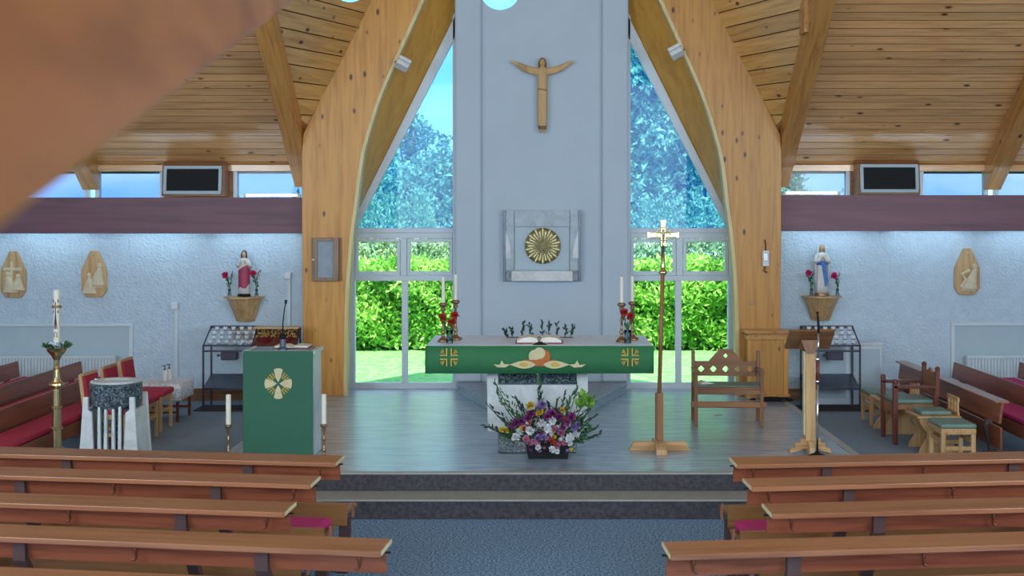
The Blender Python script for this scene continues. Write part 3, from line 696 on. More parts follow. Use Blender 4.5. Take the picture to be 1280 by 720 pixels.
MB().box(-.40, .36, -.20, .46, 0, .20).build('granite_foot', M['granite'], t, bevel=.008)
# linen and green frontal
lc = thing('altar_linen', 'white linen cloth covering the altar top', 'cloth', (AX, 12.55, PLAT + 1.045))
MB().box(-1.08, 1.08, -.345, .71, .0, .006).build('top', M['linen'], lc)
fr = thing('altar_frontal', 'green frontal with gold crosses hanging along the altar front', 'altar cloth', (AX, 12.55, PLAT + .785))
cl = MB(); NX = 60; vs = []; fs = []
for k in range(NX + 1):
    x = -1.09 + 2.18 * k / NX
    for z in (0, .13, .264): vs.append((x, -.358 - .004 * math.sin(k * .9) * (1 - z / .264), z))
    if k:
        a = 3 * (k - 1); fs += [(a, a + 3, a + 4, a + 1), (a + 1, a + 4, a + 5, a + 2)]
o = cl.add(vs, fs).build('cloth', M['green'], fr, smooth=True); md = o.modifiers.new('thick', 'SOLIDIFY'); md.thickness = .006
for s in (-1, 1):
    g = MB()
    for a in (-1, 1):
        for b_ in (-1, 1):
            x, z = s * .862, .155
            g.prism([(x + a * .016, z + b_ * .085), (x + a * .027, z + b_ * .085), (x + a * .027, z + b_ * .024), (x + a * .085, z + b_ * .024), (x + a * .085, z + b_ * .013), (x + a * .016, z + b_ * .013)], -.370, -.362)
            for q in (.35, .65, 1.0, 1.25):
                c_, s_ = math.cos(q * .78), math.sin(q * .78)
                g.prism([(x + a * (.034 + .004 * s_), z + b_ * (.034 - .004 * c_)), (x + a * (.034 + .05 * c_ + .002), z + b_ * (.034 + .05 * s_ - .002)), (x + a * (.034 + .05 * c_ - .003), z + b_ * (.034 + .05 * s_ + .003))], -.370, -.362)
    g.build('gold_cross', M['gold'], fr)
zc = .066
def app(name, pts, m, y=0): return MB().prism(pts, -.370 - y, -.362).build(name, M[m], fr)
app('loaf', ngon(20, .062, (-.042, .165)), 'cream'); app('loaf', ngon(20, .062, (.042, .165)), 'orange', .001); app('loaf', ngon(20, .055, (0, .195)), 'cream', .003)
app('dish', [(-.155, .132), (.155, .132), (.14, .12), (.05, .10), (.04, .072), (-.04, .072), (-.05, .10), (-.14, .12)], 'orange', .004)
for s in (-1, 1):
    body = [(s * (.035 + .25 * u), zc + .02 + .037 * math.sin(math.pi * u ** .8) * 1) for u in [k / 12 for k in range(13)]] + [(s * (.035 + .25 * u), zc + .02 - .037 * math.sin(math.pi * u ** .8)) for u in [k / 12 for k in range(11, 0, -1)]]
    app('fish_body', body, 'cream', .005)
    app('fish_tail', [(s * .28, zc + .02), (s * .33, zc - .008), (s * .40, zc - .004), (s * .44, zc + .022), (s * .38, zc + .018), (s * .36, zc + .06), (s * .335, zc + .024)], 'cream', .005)
    app('fish_scales', ngon(10, .045, (s * .15, zc + .02), 0, 1, .5), 'gold', .006)
# things on the altar
TZ = PLAT + 1.045 + .006
t = thing('open_missal', 'large open book lying on the white altar cloth', 'book', P(674, 424, 12.5).xy.to_3d() + Vector((0, 0, TZ)))
for s in (-1, 1):
    pr = [(0, .012), (s * .03, .055), (s * .09, .066), (s * .16, .056), (s * .215, .03), (s * .215, .012)]
    MB().prism(pr, -.14, .16).build('page_block', M['paper'], t)
    MB().prism([(0, 0), (s * .23, 0), (s * .23, .012), (0, .012)], -.15, .17).build('cover', M['redbook'], t)
t = thing('boundary_microphone', 'small flat black microphone on the altar edge before the book', 'microphone', (P(675, 430, 12.27).x, 12.27, TZ))
MB().lathe([(.07, 0), (.07, .008), (.03, .02), (.02, .03)], n=20, sy=.6).build('body', M['black'], t); MB().box(-.075, .075, -.012, .012, .006, .014).build('bar', M['bronze'], t)
def sprig(mb, p0, p1, n, ln, wd, rs, spread=.6):
    p0, p1 = Vector(p0), Vector(p1); d = (p1 - p0)
    for k in range(n):
        u = (k + .5) / n; c = p0 + d * u
        q = (d.normalized() + Vector((rs.uniform(-1, 1), rs.uniform(-1, 1), rs.uniform(-.6, 1))) * spread).normalized()
        a = q.cross(Vector((rs.uniform(-1, 1), rs.uniform(-1, 1), rs.uniform(-1, 1)))).normalized(); nr = a.cross(q); i = len(mb.v)
        mb.v += [tuple(c), tuple(c + q * ln * .5 + a * wd + nr * ln * .12), tuple(c + q * ln), tuple(c + q * ln * .5 - a * wd + nr * ln * .12)]
        mb.f += [(i, i + 1, i + 2), (i, i + 2, i + 3)]
rs = random.Random(3)
t = thing('leaf_garland', 'row of dark green leafy sprigs along the back of the altar', 'greenery', (AX - .02, 12.95, TZ))
for k, (x, h) in enumerate(((-.25, .06), (-.16, .12), (-.06, .10), (.05, .13), (.10, .12), (.20, .11), (.28, .08), (.33, .09), (-.30, .05))):
    g = MB(); tip = (x + rs.uniform(-.03, .03), rs.uniform(-.04, .04), h + .03); g.tube([(x, 0, .004), tip], .003, 5)
    sprig(g, (x, 0, .01), tip, 12, .05, .012, rs, .9); g.build('sprig', M['leafdark'], t)
MB().tube([(-.32, 0, .008), (0, .02, .008), (.36, 0, .008)], .005, 6).build('stem', M['leafdark'], t)
def candlestick(px, Z, label, baseZ, h, ch, r=.017, m='bronze', cm='candle', grp='candlesticks on the altar', py=425):
    x = P(px, py, Z).x; t = thing('candlestick', label, 'candlestick', (x, Z, baseZ), group=grp)
    k = h / .385
    MB().lathe([(.055 * k, 0), (.058 * k, .01 * k), (.04 * k, .03 * k), (.018 * k, .05 * k), (.014 * k, .08 * k), (.028 * k, .095 * k), (.014 * k, .11 * k), (.011 * k, .2 * k), (.022 * k, .215 * k), (.011 * k, .23 * k), (.012 * k, .30 * k), (.026 * k, .32 * k), (.016 * k, .335 * k), (.04 * k, .36 * k), (.044 * k, .372 * k), (.026 * k, .385 * k)], n=18).build('stick', M[m], t, smooth=True)
    for q in range(3): a = 2 * math.pi * q / 3; MB().ball((.05 * k * math.cos(a), .05 * k * math.sin(a), .014 * k), .014 * k, 8, 6).build('foot', M[m], t, smooth=True)
    cn = MB().lathe([(r, h - .01), (r, h + ch), (r * .5, h + ch + .006)], n=16).build('candle', M[cm], t, smooth=False)
    MB().tube([(0, 0, h + ch), (.002, 0, h + ch + .018)], .0025, 5).build('wick', M['black'], cn)
candlestick(554, 12.55, 'bronze candlestick with candle at the left end of the altar, outer one', TZ, .385, .25)
candlestick(569.5, 12.75, 'bronze candlestick with candle at the left end of the altar, inner one', TZ, .40, .25)
candlestick(777, 12.55, 'bronze candlestick with candle at the right end of the altar, inner one', TZ, .385, .25)
candlestick(790.5, 12.75, 'bronze candlestick with candle at the right end of the altar, outer one', TZ, .385, .25)
M['redpetal'] = plain('red_rose_petal', L(176, 52, 44), .6, var=.2, scale=40)
def bloom(mb, c, r, rs, n=14, up=(0, -.3, .6)):
    for k in range(n):
        q = (Vector((rs.gauss(0, 1), rs.gauss(0, 1), rs.gauss(0, 1))) + Vector(up)).normalized()
        a = q.cross(Vector((rs.uniform(-1, 1), rs.uniform(-1, 1), rs.uniform(-1, 1)))).normalized(); nr = a.cross(q); c0 = Vector(c); i = len(mb.v)
        mb.v += [tuple(c0), tuple(c0 + q * r * .6 + a * r * .42 + nr * r * .15), tuple(c0 + q * r), tuple(c0 + q * r * .6 - a * r * .42 + nr * r * .15)]
        mb.f += [(i, i + 1, i + 2, i + 3)]
def vase(px, Z, label, flowers):
    x = P(px, 425, Z).x; t = thing('flower_vase', label, 'vase', (x, Z, TZ), group='glass vases of red roses on the altar')
    MB().lathe([(.03, 0), (.034, .01), (.028, .06), (.036, .13), (.034, .13), (.026, .06), (.03, .012), (.001, .01)], n=18).build('glass', M['vaseglass'], t, smooth=True)
    for (fx, fz) in flowers:
        s_ = MB(); s_.tube([(0, 0, .02), (fx * .4, 0, fz * .6), (fx, 0, fz)], .004, 6); sprig(s_, (fx * .3, 0, fz * .4), (fx, 0, fz - .02), 7, .06, .016, rs, 1.0); s_.build('stem', M['leaf'], t)
        b_ = MB(); bloom(b_, (fx, -.01, fz), .05, rs, 24); b_.build('rose', M['redpetal'], t)
vase(562, 12.4, 'small glass vase of red roses at the left end of the altar', [(-.07, .25), (.05, .27), (.02, .20)])
vase(784.5, 12.4, 'small glass vase with a red rose at the right end of the altar', [(-.035, .30), (.03, .26)])

# tabernacle set in the wall
q = P(677.5, 351, 16.78)
t = thing('tabernacle', 'square stone tabernacle with round gold sunburst door in the altar wall', 'tabernacle', (q.x, 16.80, q.z))
W2, H2 = .505, .925
MB().box(-W2 + .03, W2 - .03, -.05, 0, .0, H2).build('stone_back', M['greymarble'], t)
for s in (-1, 1):
    MB().box(s * (W2 - .015) - .015, s * (W2 - .015) + .015, -.10, 0, .0, H2).build('steel_edge', M['sheet'], t, bevel=.003)
    x0, x1 = sorted((s * .365, s * .475)); MB().box(x0, x1, -.085, -.05, .14, H2 - .0).build('side_stone', M['greymarble'], t, bevel=.004)
    x0, x1 = sorted((s * .40, s * .475)); MB().box(x0, x1, -.075, -.05, .0, .12).build('corner_stone', M['granite2'], t, bevel=.004)
    n_ = 8; pts = [(s * .475, .3), (s * .475, .70)] + [(s * (.475 - .075 * math.sin(a * math.pi / 2 / n_)), .66 - .36 * (a / n_) + 0) for a in range(0, n_ + 1)]
    MB().prism(pts, -.093, -.085).build('curved_inlay', M['marble'], t)
MB().box(-.36, .36, -.075, -.05, .71, H2).build('lintel_stone', M['greymarble'], t, bevel=.004)
MB().box(-.355, .355, -.068, -.05, .145, .70).build('door_stone', M['panel'], t, bevel=.004)
MB().box(-.40, .40, -.14, -.05, -.0, .135).build('shelf_stone', M['marble'], t, bevel=.006)
dc = MB().lathe([(.235, 0), (.235, .03), (.20, .045), (.08, .05), (.05, .055)], n=40).build('sunburst_disc', M['goldleaf'] if 'goldleaf' in M else plain('worn_gilt', (.20, .17, .08, 1), .5, metal=.4, var=.5, scale=40), t, loc=(.01, -.068, .46), rot=(R(90), 0, 0))
g = plain('bright_gilt', (.62, .54, .28, 1), .42, metal=.5, var=.3, scale=50)
ray = MB().prism([(-.003, .12), (.003, .12), (.010, .215), (0, .235), (-.010, .215)], -.012, 0).mesh('ray', g)
for k in range(28):
    o = bpy.data.objects.new('ray', ray); COL.objects.link(o); o.parent = t; o.location = (.01, -.112, .46); o.rotation_euler = (0, 2 * math.pi * k / 28, 0)
    o.scale = (1, 1, 1 - .16 * (k % 2))
hb = MB(); 
for k in range(150): a = k * 2.4; hb.ball((.01 + .0165 * math.sqrt(k) * math.cos(a), -.112, .46 + .0165 * math.sqrt(k) * math.sin(a)), .006 + .005 * ((k * 7) % 3 == 0), 7, 5)
hb.build('hub_beads', g, t, smooth=True)

# robed wooden figure on the wall
M['carvedwood'] = wood('carved_limewood', L(214, 178, 124), L(190, 150, 100), 'Z', .5, grain=.6)
M['carveddark'] = wood('carved_darker_wood', L(122, 92, 62), L(98, 72, 48), 'Z', .5)
q = P(678, 167.5, 16.78)
t = thing('carved_wall_figure', 'carved wooden robed figure with arms spread wide, high on the altar wall', 'sculpture', (q.x, 16.80, q.z))
g = MB(); cy = -.085
def ell(z, rx, ry, cx=0, cyy=cy, n=28, fold=0, ph=0): return [(cx + (rx + fold * math.sin(7 * a + ph)) * math.cos(a), cyy + (ry + fold * math.sin(7 * a + ph)) * math.sin(a), z) for a in [2 * math.pi * k / n for k in range(n)]]
g.loft([ell(.10, .058, .05, fold=.004), ell(.2, .060, .05, fold=.005), ell(.35, .064, .05, fold=.004), ell(.5, .066, .05, fold=.002), ell(.565, .064, .048), ell(.58, .068, .052), ell(.60, .064, .05), ell(.70, .067, .055), ell(.80, .072, .055), ell(.845, .06, .045), ell(.87, .03, .03)])
g.tube([(0, cy, .84), (0, cy - .005, .90)], [.028, .026], 12)
g.ball((0, cy - .008, .925), .040, 16, 12, (.88, 1, 1.32)); g.ball((0, cy - .048, .918), .009, 8, 6, (.8, 1, 1.6))
for s in (-1, 1):
    g.tube([(s * .03, cy, .815), (s * .09, cy, .825), (s * .17, cy, .84), (s * .25, cy, .872), (s * .32, cy, .905), (s * .355, cy, .922)], [.045, .040, .034, .03, .026, .018], 14)
    g.tube([(s * .06, cy, .79), (s * .16, cy, .805), (s * .27, cy, .85), (s * .325, cy, .895)], [.03, .026, .022, .014], 10)
    g.ball((s * .375, cy - .005, .93), .018, 10, 8, (1.3, .6, 1))
    for j in range(4):
        a = R(10 + 10 * j); b0 = Vector((s * .385, cy - .008, .922 + .007 * j))
        g.tube([b0, b0 + Vector((s * .018 * math.cos(a), -.004, .018 * math.sin(a))), b0 + Vector((s * (.032 - .003 * abs(j - 1.5)) * math.cos(a), -.01, .03 * math.sin(a)))], [.006, .0055, .0045], 6)
    g.tube([(s * .368, cy - .01, .94), (s * .372, cy - .014, .956), (s * .380, cy - .018, .964)], [.006, .0055, .0045], 6)
    g.tube([(s * .022, cy, .12), (s * .022, cy - .01, .05), (s * .026, cy - .03, .01)], [.02, .018, .014], 10)
g.build('body', M['carvedwood'], t, remesh=.005)
h = MB(); h.loft([ell(.835, .012, .012, -.0, cy + .03), ell(.87, .045, .025, 0, cy + .02), ell(.92, .047, .034, 0, cy + .012), ell(.96, .043, .036, 0, cy + .008), ell(.985, .028, .028, 0, cy + .004), ell(.995, .006, .006, 0, cy + .004)])
for s in (-1, 1): h.tube([(s * .030, cy - .015, .965), (s * .042, cy - .012, .92), (s * .040, cy - .006, .86), (s * .034, cy - .005, .835)], [.012, .014, .013, .005], 10)
h.build('hair', M['carveddark'], t, remesh=.006)
MB().box(-.03, .03, -.06, 0, .3, .36).build('wall_fixing', M['carveddark'], t)
MB().tube([(.062 * math.cos(a), cy + .052 * math.sin(a) * 1.05, .572 - .012 * math.cos(a)) for a in [R(200 + 14 * k) for k in range(11)]], .006, 6).build('belt', M['carveddark'], t)
MB().loft([ell(.055, .05, .045), ell(.10, .058, .05)]).build('robe_hem', M['carveddark'], t)

# statue shelves, statues and posies
M['skin'] = plain('painted_skin', L(206, 172, 146), .5); M['robe'] = plain('painted_ivory_robe', (.66, .68, .68, 1), .5, var=.08)
M['mantle'] = plain('painted_crimson_mantle', L(172, 64, 96), .5, var=.15); M['sash'] = plain('painted_blue_sash', L(52, 110, 190), .45, var=.12)
M['hair'] = plain('painted_brown_hair', L(92, 66, 52), .6); M['pinkrose'] = plain('pink_rose_petal', L(206, 40, 110), .6, var=.2)
def shelf(px, py, label):
    q = P(px, py, 16.85); t = thing('statue_shelf', label, 'shelf', (q.x, 17.04, q.z - .335), group='oak shelves under the statues')
    MB().prismz([(-.255, 0), (-.255, -.16), (-.12, -.38), (.12, -.38), (.255, -.16), (.255, 0)], .315, .335).build('shelf_top', M['oak_x'], t, bevel=.004)
    MB().add([(-.22, -.0, .315), (-.22, -.15, .315), (-.10, -.33, .315), (.10, -.33, .315), (.22, -.15, .315), (.22, 0, .315), (-.115, 0, 0), (-.115, -.05, 0), (-.06, -.09, 0), (.06, -.09, 0), (.115, -.05, 0), (.115, 0, 0)],
        [(0, 1, 2, 3, 4, 5), (11, 10, 9, 8, 7, 6)] + [(k, k + 6, (k + 1) % 6 + 6, (k + 1) % 6) for k in range(6)]).build('corbel', M['oak'], t, bevel=.003)
    MB().add([(-.04, -.335, .31), (0, -.345, .31), (0, -.16, .06), (-.04, -.15, .06), (-.04, -.2, .31), (0, -.2, .31), (0, -.1, .06), (-.04, -.1, .06)], [(0, 1, 2, 3), (7, 6, 5, 4), (0, 4, 5, 1), (1, 5, 6, 2), (2, 6, 7, 3), (3, 7, 4, 0)]).build('rib', M['oak'], t)
    return q
def face(g, c, r):
    g.ball(c, r, 16, 12, (.84, .95, 1.22)); g.ball((c[0], c[1] - r * .92, c[2] - r * .1), r * .2, 8, 6, (.7, .9, 1.5)); g.ball((c[0], c[1] - r * .8, c[2] - r * .55), r * .22, 8, 6, (1.3, .6, .6))
    for s in (-1, 1): g.ball((c[0] + s * r * .32, c[1] - r * .80, c[2] + r * .12), r * .16, 8, 6, (1.2, .5, .7)); g.ball((c[0] + s * r * .82, c[1], c[2]), r * .2, 8, 6, (.5, 1, 1.5))
def statue(px, py, H, label, kind):
    q = P(px, py, 16.85); t = thing('devotional_statue', label, 'statue', (q.x, 16.86, q.z + .001))
    k = H / .61
    E = lambda z, rx, ry, cx=0, cyy=0, fold=0, ph=0: [(a * k, b_ * k, z_ * k) for a, b_, z_ in ell(z, rx, ry, cx, cyy, 26, fold, ph)]
    MB().lathe([(.085 * k, 0), (.085 * k, .02 * k), (.07 * k, .035 * k)], n=20, sy=.85).build('base', M['black'] if kind == 0 else M['bronze'], t, smooth=False)
    b_ = MB(); z0 = .545
    face(b_, (0, -.006 * k, z0 * k), .034 * k); b_.tube([(0, 0, .47 * k), (0, 0, .53 * k)], [.018 * k, .018 * k], 10)
    b_.loft([E(.03, .035, .03), E(.2, .035, .03), E(.4, .045, .035), E(.47, .06, .04), E(.5, .02, .02)])
    if kind == 0:
        hands = [(-.035, -.062, .43), (.02, -.065, .45)]
    else: hands = [(-.007, -.065, .425), (.007, -.065, .425)]
    for s, hd_ in zip((-1, 1), hands):
        b_.tube([tuple(v * k for v in p) for p in ((s * .055, 0, .455), (s * .07, -.02, .38), tuple(hd_))], [.018 * k, .016 * k, .012 * k], 8)
        for j in range(4): b_.tube([tuple(v * k for v in p) for p in ((hd_[0] + (j - 1.5) * .004, hd_[1], hd_[2]), (hd_[0] + (j - 1.5) * .003 - s * .004, hd_[1] - .004, hd_[2] + .028 - .003 * abs(j - 1.5)))], .003 * k, 5)
        b_.tube([tuple(v * k for v in p) for p in ((hd_[0] + s * .01, hd_[1], hd_[2]), (hd_[0] + s * .008, hd_[1] - .006, hd_[2] + .016))], .003 * k, 5)
    b_.build('body', M['skin'], t, remesh=.0045)
    r_ = MB(); r_.loft([E(.035, .072, .055, fold=.006), E(.12, .066, .052, fold=.006), E(.24, .064, .05, fold=.004), E(.34, .062, .048, fold=.002), E(.42, .068, .05), E(.47, .066, .044), E(.495, .035, .03)])
    for s, hd_ in zip((-1, 1), hands):
        r_.tube([tuple(v * k for v in p) for p in ((s * .05, .0, .465), (s * .078, -.012, .385), (hd_[0] + s * .018, hd_[1] + .012, hd_[2] - .012))], [.024 * k, .026 * k, .022 * k], 10)
    r_.build('robe', M['robe'], t, smooth=True)
    if kind == 0:
        m_ = MB(); vs = []; fs = []          # mantle slung from the left shoulder across to the right knee
        U, V = 22, 10
        for i in range(U + 1):
            for j in range(V + 1):
                u, v = i / U, j / V; a = R(195 + 175 * v); zt = .33 + .12 * v; zb = .09 + .07 * v + .02 * math.sin(v * 9); z = zt + (zb - zt) * u
                rr = 1.14 + .07 * math.sin(8 * a + 5 * u) * u
                vs.append((.066 * rr * math.cos(a) * k, .056 * rr * math.sin(a) * k, z * k))
        for i in range(U):
            for j in range(V): a = i * (V + 1) + j; fs.append((a, a + 1, a + V + 2, a + V + 1))
        o = m_.add(vs, fs).build('mantle', M['mantle'], t, smooth=True); md = o.modifiers.new('thick', 'SOLIDIFY'); md.thickness = .006
        hr = MB(); hr.loft([E(.47, .03, .016, 0, .03), E(.52, .036, .03, 0, .012), E(.57, .035, .033, 0, .008), E(.592, .022, .022, 0, .004), E(.6, .004, .004, 0, .004)])
        for s in (-1, 1): hr.tube([tuple(v * k for v in p) for p in ((s * .02, -.022, .578), (s * .034, -.01, .54), (s * .034, -.002, .48))], [.008 * k, .010 * k, .008 * k], 8)
        hr.build('hair', M['hair'], t, remesh=.005)
    else:
        v_ = MB()
        rings = []
        for (z, rx, ry) in ((.14, .085, .05), (.25, .082, .05), (.38, .085, .05), (.46, .075, .046), (.50, .046, .038), (.54, .043, .040), (.575, .038, .036), (.594, .018, .018)):
            rings.append([(rx * 1.02 * math.cos(a) * k, (.012 + ry * math.sin(a)) * k, z * k) for a in [R(-38 + 256 * j / 20) for j in range(21)]])
        vs = [p for r2 in rings for p in r2]; fs = [(i * 21 + j, i * 21 + j + 1, (i + 1) * 21 + j + 1, (i + 1) * 21 + j) for i in range(len(rings) - 1) for j in range(20)]
        o = v_.add(vs, fs).build('veil', M['robe'], t, smooth=True); md = o.modifiers.new('thick', 'SOLIDIFY'); md.thickness = .006
        s_ = MB(); s_.prism([tuple(v * k for v in p) for p in ((-.025, .40), (.03, .40), (.06, .16), (.04, .10), (.022, .12), (.0, .26))], -.066 * k, -.056 * k); s_.build('sash', M['sash'], t, bevel=.004)
        MB().loft([E(.35, .066, .052), E(.39, .066, .052)]).build('waistband', M['sash'], t, smooth=True)
def posy(px, py, tip, label):
    q = P(px, py, 16.83); t = thing('posy_vase', label, 'vase', (q.x, 16.84, q.z + .001), group='rose vases beside the statues')
    MB().lathe([(.024, 0), (.026, .01), (.016, .05), (.02, .09), (.017, .09), (.013, .05), (.02, .012), (.001, .01)], n=14).build('glass', M['vaseglass'], t, smooth=True)
    s_ = MB(); s_.tube([(0, 0, .01), (.01, 0, .15), (tip[0], 0, tip[1])], .0045, 6); s_.tube([(0, 0, .01), (-.01, 0, .2), (-tip[0] * .7, .01, tip[1] + .03)], .0045, 6)
    sprig(s_, (0, 0, .10), (tip[0], 0, tip[1]), 9, .055, .016, rs, 1); sprig(s_, (0, 0, .1), (-tip[0] * .7, .01, tip[1] + .03), 7, .05, .012, rs, .6); s_.build('stem', M['leaf'], t)
    b_ = MB(); bloom(b_, (tip[0], -.01, tip[1]), .055, rs, 30); b_.build('rose', M['pinkrose'], t)
shelf(303.5, 371, 'oak corbel shelf on the left wall under the red-robed statue'); shelf(1029, 370, 'oak corbel shelf on the right wall under the blue-sashed statue')
statue(305, 370.5, .62, 'painted statue in white robe and crimson mantle on the left shelf', 0)
statue(1027.5, 369.5, .70, 'painted statue in white veil and blue sash on the right shelf', 1)
posy(286.5, 370, (-.05, .27), 'slim vase with pink rose left of the red-robed statue'); posy(320.5, 370, (-.045, .29), 'slim vase with pink rose right of the red-robed statue')
posy(1014.5, 369.5, (-.04, .29), 'slim vase with pink rose left of the blue-sashed statue'); posy(1047, 369.5, (-.045, .26), 'slim vase with pink rose right of the blue-sashed statue')

# ambo
t = thing('ambo', 'tall white stone reading desk at the left of the sanctuary', 'lectern', (-2.49, 12.33, PLAT))
MB().box(-.33, .33, -.20, .22, 0, .97).build('body', M['marble'], t, bevel=.01)
MB().box(-.345, .345, -.21, .26, .97, 1.0).build('top', M['marble'], t, bevel=.006)
fr_ = MB(); fr_.box(-.345, .345, -.21, -.16, 1.0, 1.008); fr_.box(-.345, -.31, -.16, .26, 1.0, 1.008); fr_.box(.31, .345, -.16, .26, 1.0, 1.008); fr_.build('raised_rim', M['marble'], t, bevel=.004)
MB().box(-.28, .28, -.14, .2, 1.0, 1.008).build('leather_inset', M['sheet'], t)
cl = thing('ambo_cloth', 'plain green fall with cream cross covering the front of the reading desk', 'cloth', (-2.49, 12.33, PLAT))
MB().box(-.336, .328, -.222, -.214, .02, 1.008).build('cloth', M['greenb'], cl, bevel=.002)
g = MB()
for k in range(4):
    c_, s_ = math.cos(k * math.pi / 2), math.sin(k * math.pi / 2)
    pts = [(.012, 0), (.05, .024), (.118, .042), (.128, .02), (.130, 0), (.128, -.02), (.118, -.042), (.05, -.024)]
    MB().prism([(a * c_ - b_ * s_, .70 + (a * s_ + b_ * c_) * 1.12) for a, b_ in pts], -.230, -.222).build('cross_petal', M['cream'], cl)
for k in range(4):
    for d_ in (-14, 0, 14):
        a = R(45 + 90 * k + d_); a0, a1 = .06, .118
        g.prism([(a0 * math.cos(a) - .004 * math.sin(a), .70 + a0 * math.sin(a) + .004 * math.cos(a)), (a1 * math.cos(a) - .005 * math.sin(a), .70 + a1 * math.sin(a) + .005 * math.cos(a)), (a1 * math.cos(a) + .005 * math.sin(a), .70 + a1 * math.sin(a) - .005 * math.cos(a)), (a0 * math.cos(a) + .004 * math.sin(a), .70 + a0 * math.sin(a) - .004 * math.cos(a))], -.228, -.222)
g.build('cross_rays', M['gold'], cl)
t = thing('gooseneck_microphone', 'black gooseneck microphone standing on the green-fronted reading desk', 'microphone', (-2.47, 12.22, PLAT + 1.009))
MB().lathe([(.05, 0), (.05, .015), (.03, .03), (.028, .10), (.02, .11)], n=16).build('base', M['sheet'], t); MB().ball((0, 0, .125), .035, 12, 8).build('joint', M['black'], t, smooth=True)
MB().tube([(0, 0, .12), (.0, 0, .25), (.015, -.005, .38), (.03, -.01, .45)], [.007, .006, .005, .005], 8).build('neck', M['black'], t, smooth=True)
MB().tube([(.028, -.01, .44), (.034, -.012, .475)], [.011, .013], 10).build('capsule', M['black'], t, smooth=True)
t = thing('open_lectionary', 'flat open book lying on the green-fronted reading desk', 'book', (-2.42, 12.46, PLAT + 1.009))
for s in (-1, 1): MB().prism([(0, .008), (s * .05, .026), (s * .16, .02), (s * .16, .006), (0, .006)], -.10, .12).build('page_block', M['paper'], t)
MB().box(-.17, .17, -.11, .13, 0, .006).build('cover', M['redbook'], t)
candlestick(285.5, 12.02, 'slender floor candlestick with white candle left of the green reading desk', PLAT, .33, .275, .024, 'bronze', 'candle', 'candlesticks beside the reading desk', 570)
candlestick(405, 12.05, 'slender floor candlestick with white candle right of the green reading desk', PLAT, .33, .275, .024, 'bronze', 'candle', 'candlesticks beside the reading desk', 570)

# flower trough
t = thing('flower_trough', 'black trough overflowing with mixed white purple and yellow flowers before the altar', 'flower arrangement', (P(685, 570, 12.12).x, 12.09, PLAT))
MB().add([(-.185, -.06, 0), (.185, -.06, 0), (.185, .06, 0), (-.185, .06, 0), (-.21, -.075, .14), (.21, -.075, .14), (.21, .075, .14), (-.21, .075, .14)], [(0, 3, 2, 1), (4, 5, 6, 7), (0, 1, 5, 4), (1, 2, 6, 5), (2, 3, 7, 6), (3, 0, 4, 7)]).build('trough', M['black'], t, bevel=.006)
pm = {'w': plain('white_petal', (.72, .74, .76, 1), .6, var=.1), 'p': plain('purple_petal', L(138, 60, 124), .6, var=.25, scale=30), 'l': plain('lilac_petal', L(140, 120, 176), .6, var=.2, scale=30),
      'y': plain('yellow_petal', L(206, 178, 40), .6, var=.2), 'k': plain('pink_petal', L(190, 120, 150), .6, var=.2), 'o': plain('coral_petal', L(190, 78, 62), .6, var=.2)}
def fp(px, py): return ((px - 685) / 132.4, (573 - py) / 132.4)
FL = [('w', 677, 527, .05), ('w', 690, 524, .05), ('w', 684, 534, .055), ('w', 645, 545, .05), ('w', 650, 538, .045), ('w', 663, 537, .05), ('w', 712, 545, .05), ('w', 720, 541, .045), ('w', 673, 557, .035), ('w', 690, 559, .04), ('w', 696, 562, .03), ('w', 711, 551, .04),
      ('p', 646, 527, .055), ('p', 641, 531, .05), ('p', 653, 526, .045), ('p', 664, 517, .055), ('p', 660, 522, .05), ('p', 690, 516, .06), ('p', 698, 520, .055), ('p', 684, 519, .05), ('p', 714, 520, .055), ('p', 708, 526, .05), ('p', 703, 533, .04),
      ('l', 678, 504, .05), ('l', 674, 509, .04), ('l', 717, 533, .05), ('l', 722, 530, .04), ('l', 672, 546, .045), ('l', 680, 545, .04), ('y', 663, 506, .045), ('y', 674, 515, .04), ('y', 676, 512, .035), ('y', 703, 511, .035), ('y', 628, 536, .035), ('y', 634, 537, .03),
      ('k', 692, 535, .04), ('k', 658, 547, .04), ('k', 668, 550, .04), ('k', 702, 539, .04), ('k', 662, 552, .035), ('k', 697, 555, .035), ('k', 705, 552, .03), ('o', 690, 549, .04), ('o', 655, 536, .03), ('o', 694, 552, .03), ('o', 661, 528, .03)]
for c_, px, py, r in FL:
    x, z = fp(px, py); dep = -.05 - .06 * (1 - min(1, abs(x) / .5)) - .10 * max(0, .35 - z)
    b_ = MB(); bloom(b_, (x, dep, z), r, rs, 26, (0, -.8, .3)); b_.build('blossom', pm[c_], t)
for k in range(64):
    c_ = 'wkkplkwoyk'[k % 10]; px = 685 + rs.gauss(0, 22); py = 541 + rs.gauss(0, 11); x, z = fp(min(735, max(630, px)), min(561, py)); b_ = MB(); bloom(b_, (x, -.09 - .08 * max(0, .35 - z) - rs.uniform(-.02, .02), z), rs.uniform(.016, .026), rs, 16, (0, -.8, .3)); b_.build('blossom', pm[c_], t)
STEMS = [(620, 490, 'leaf'), (618, 477, 'leaf'), (610, 507, 'leafdark'), (612, 535, 'leafdark'), (606, 532, 'leafdark'), (624, 521, 'leafdark'), (626, 500, 'leaf'), (644, 497, 'leafdark'), (673, 470, 'leaf'), (672, 487, 'leafdark'), (676, 495, 'leafdark'), (687, 505, 'leafdark'), (723, 482, 'leaf'), (706, 492, 'leafdark'), (716, 490, 'leaf'), (742, 503, 'leafdark'), (743, 520, 'leafdark'), (745, 535, 'leaf'), (738, 512, 'leaf'), (750, 543, 'leafdark'), (733, 497, 'leaf'), (640, 515, 'leaf'), (650, 505, 'leafdark'), (697, 500, 'leaf'), (728, 545, 'leaf'), (630, 545, 'leaf')]
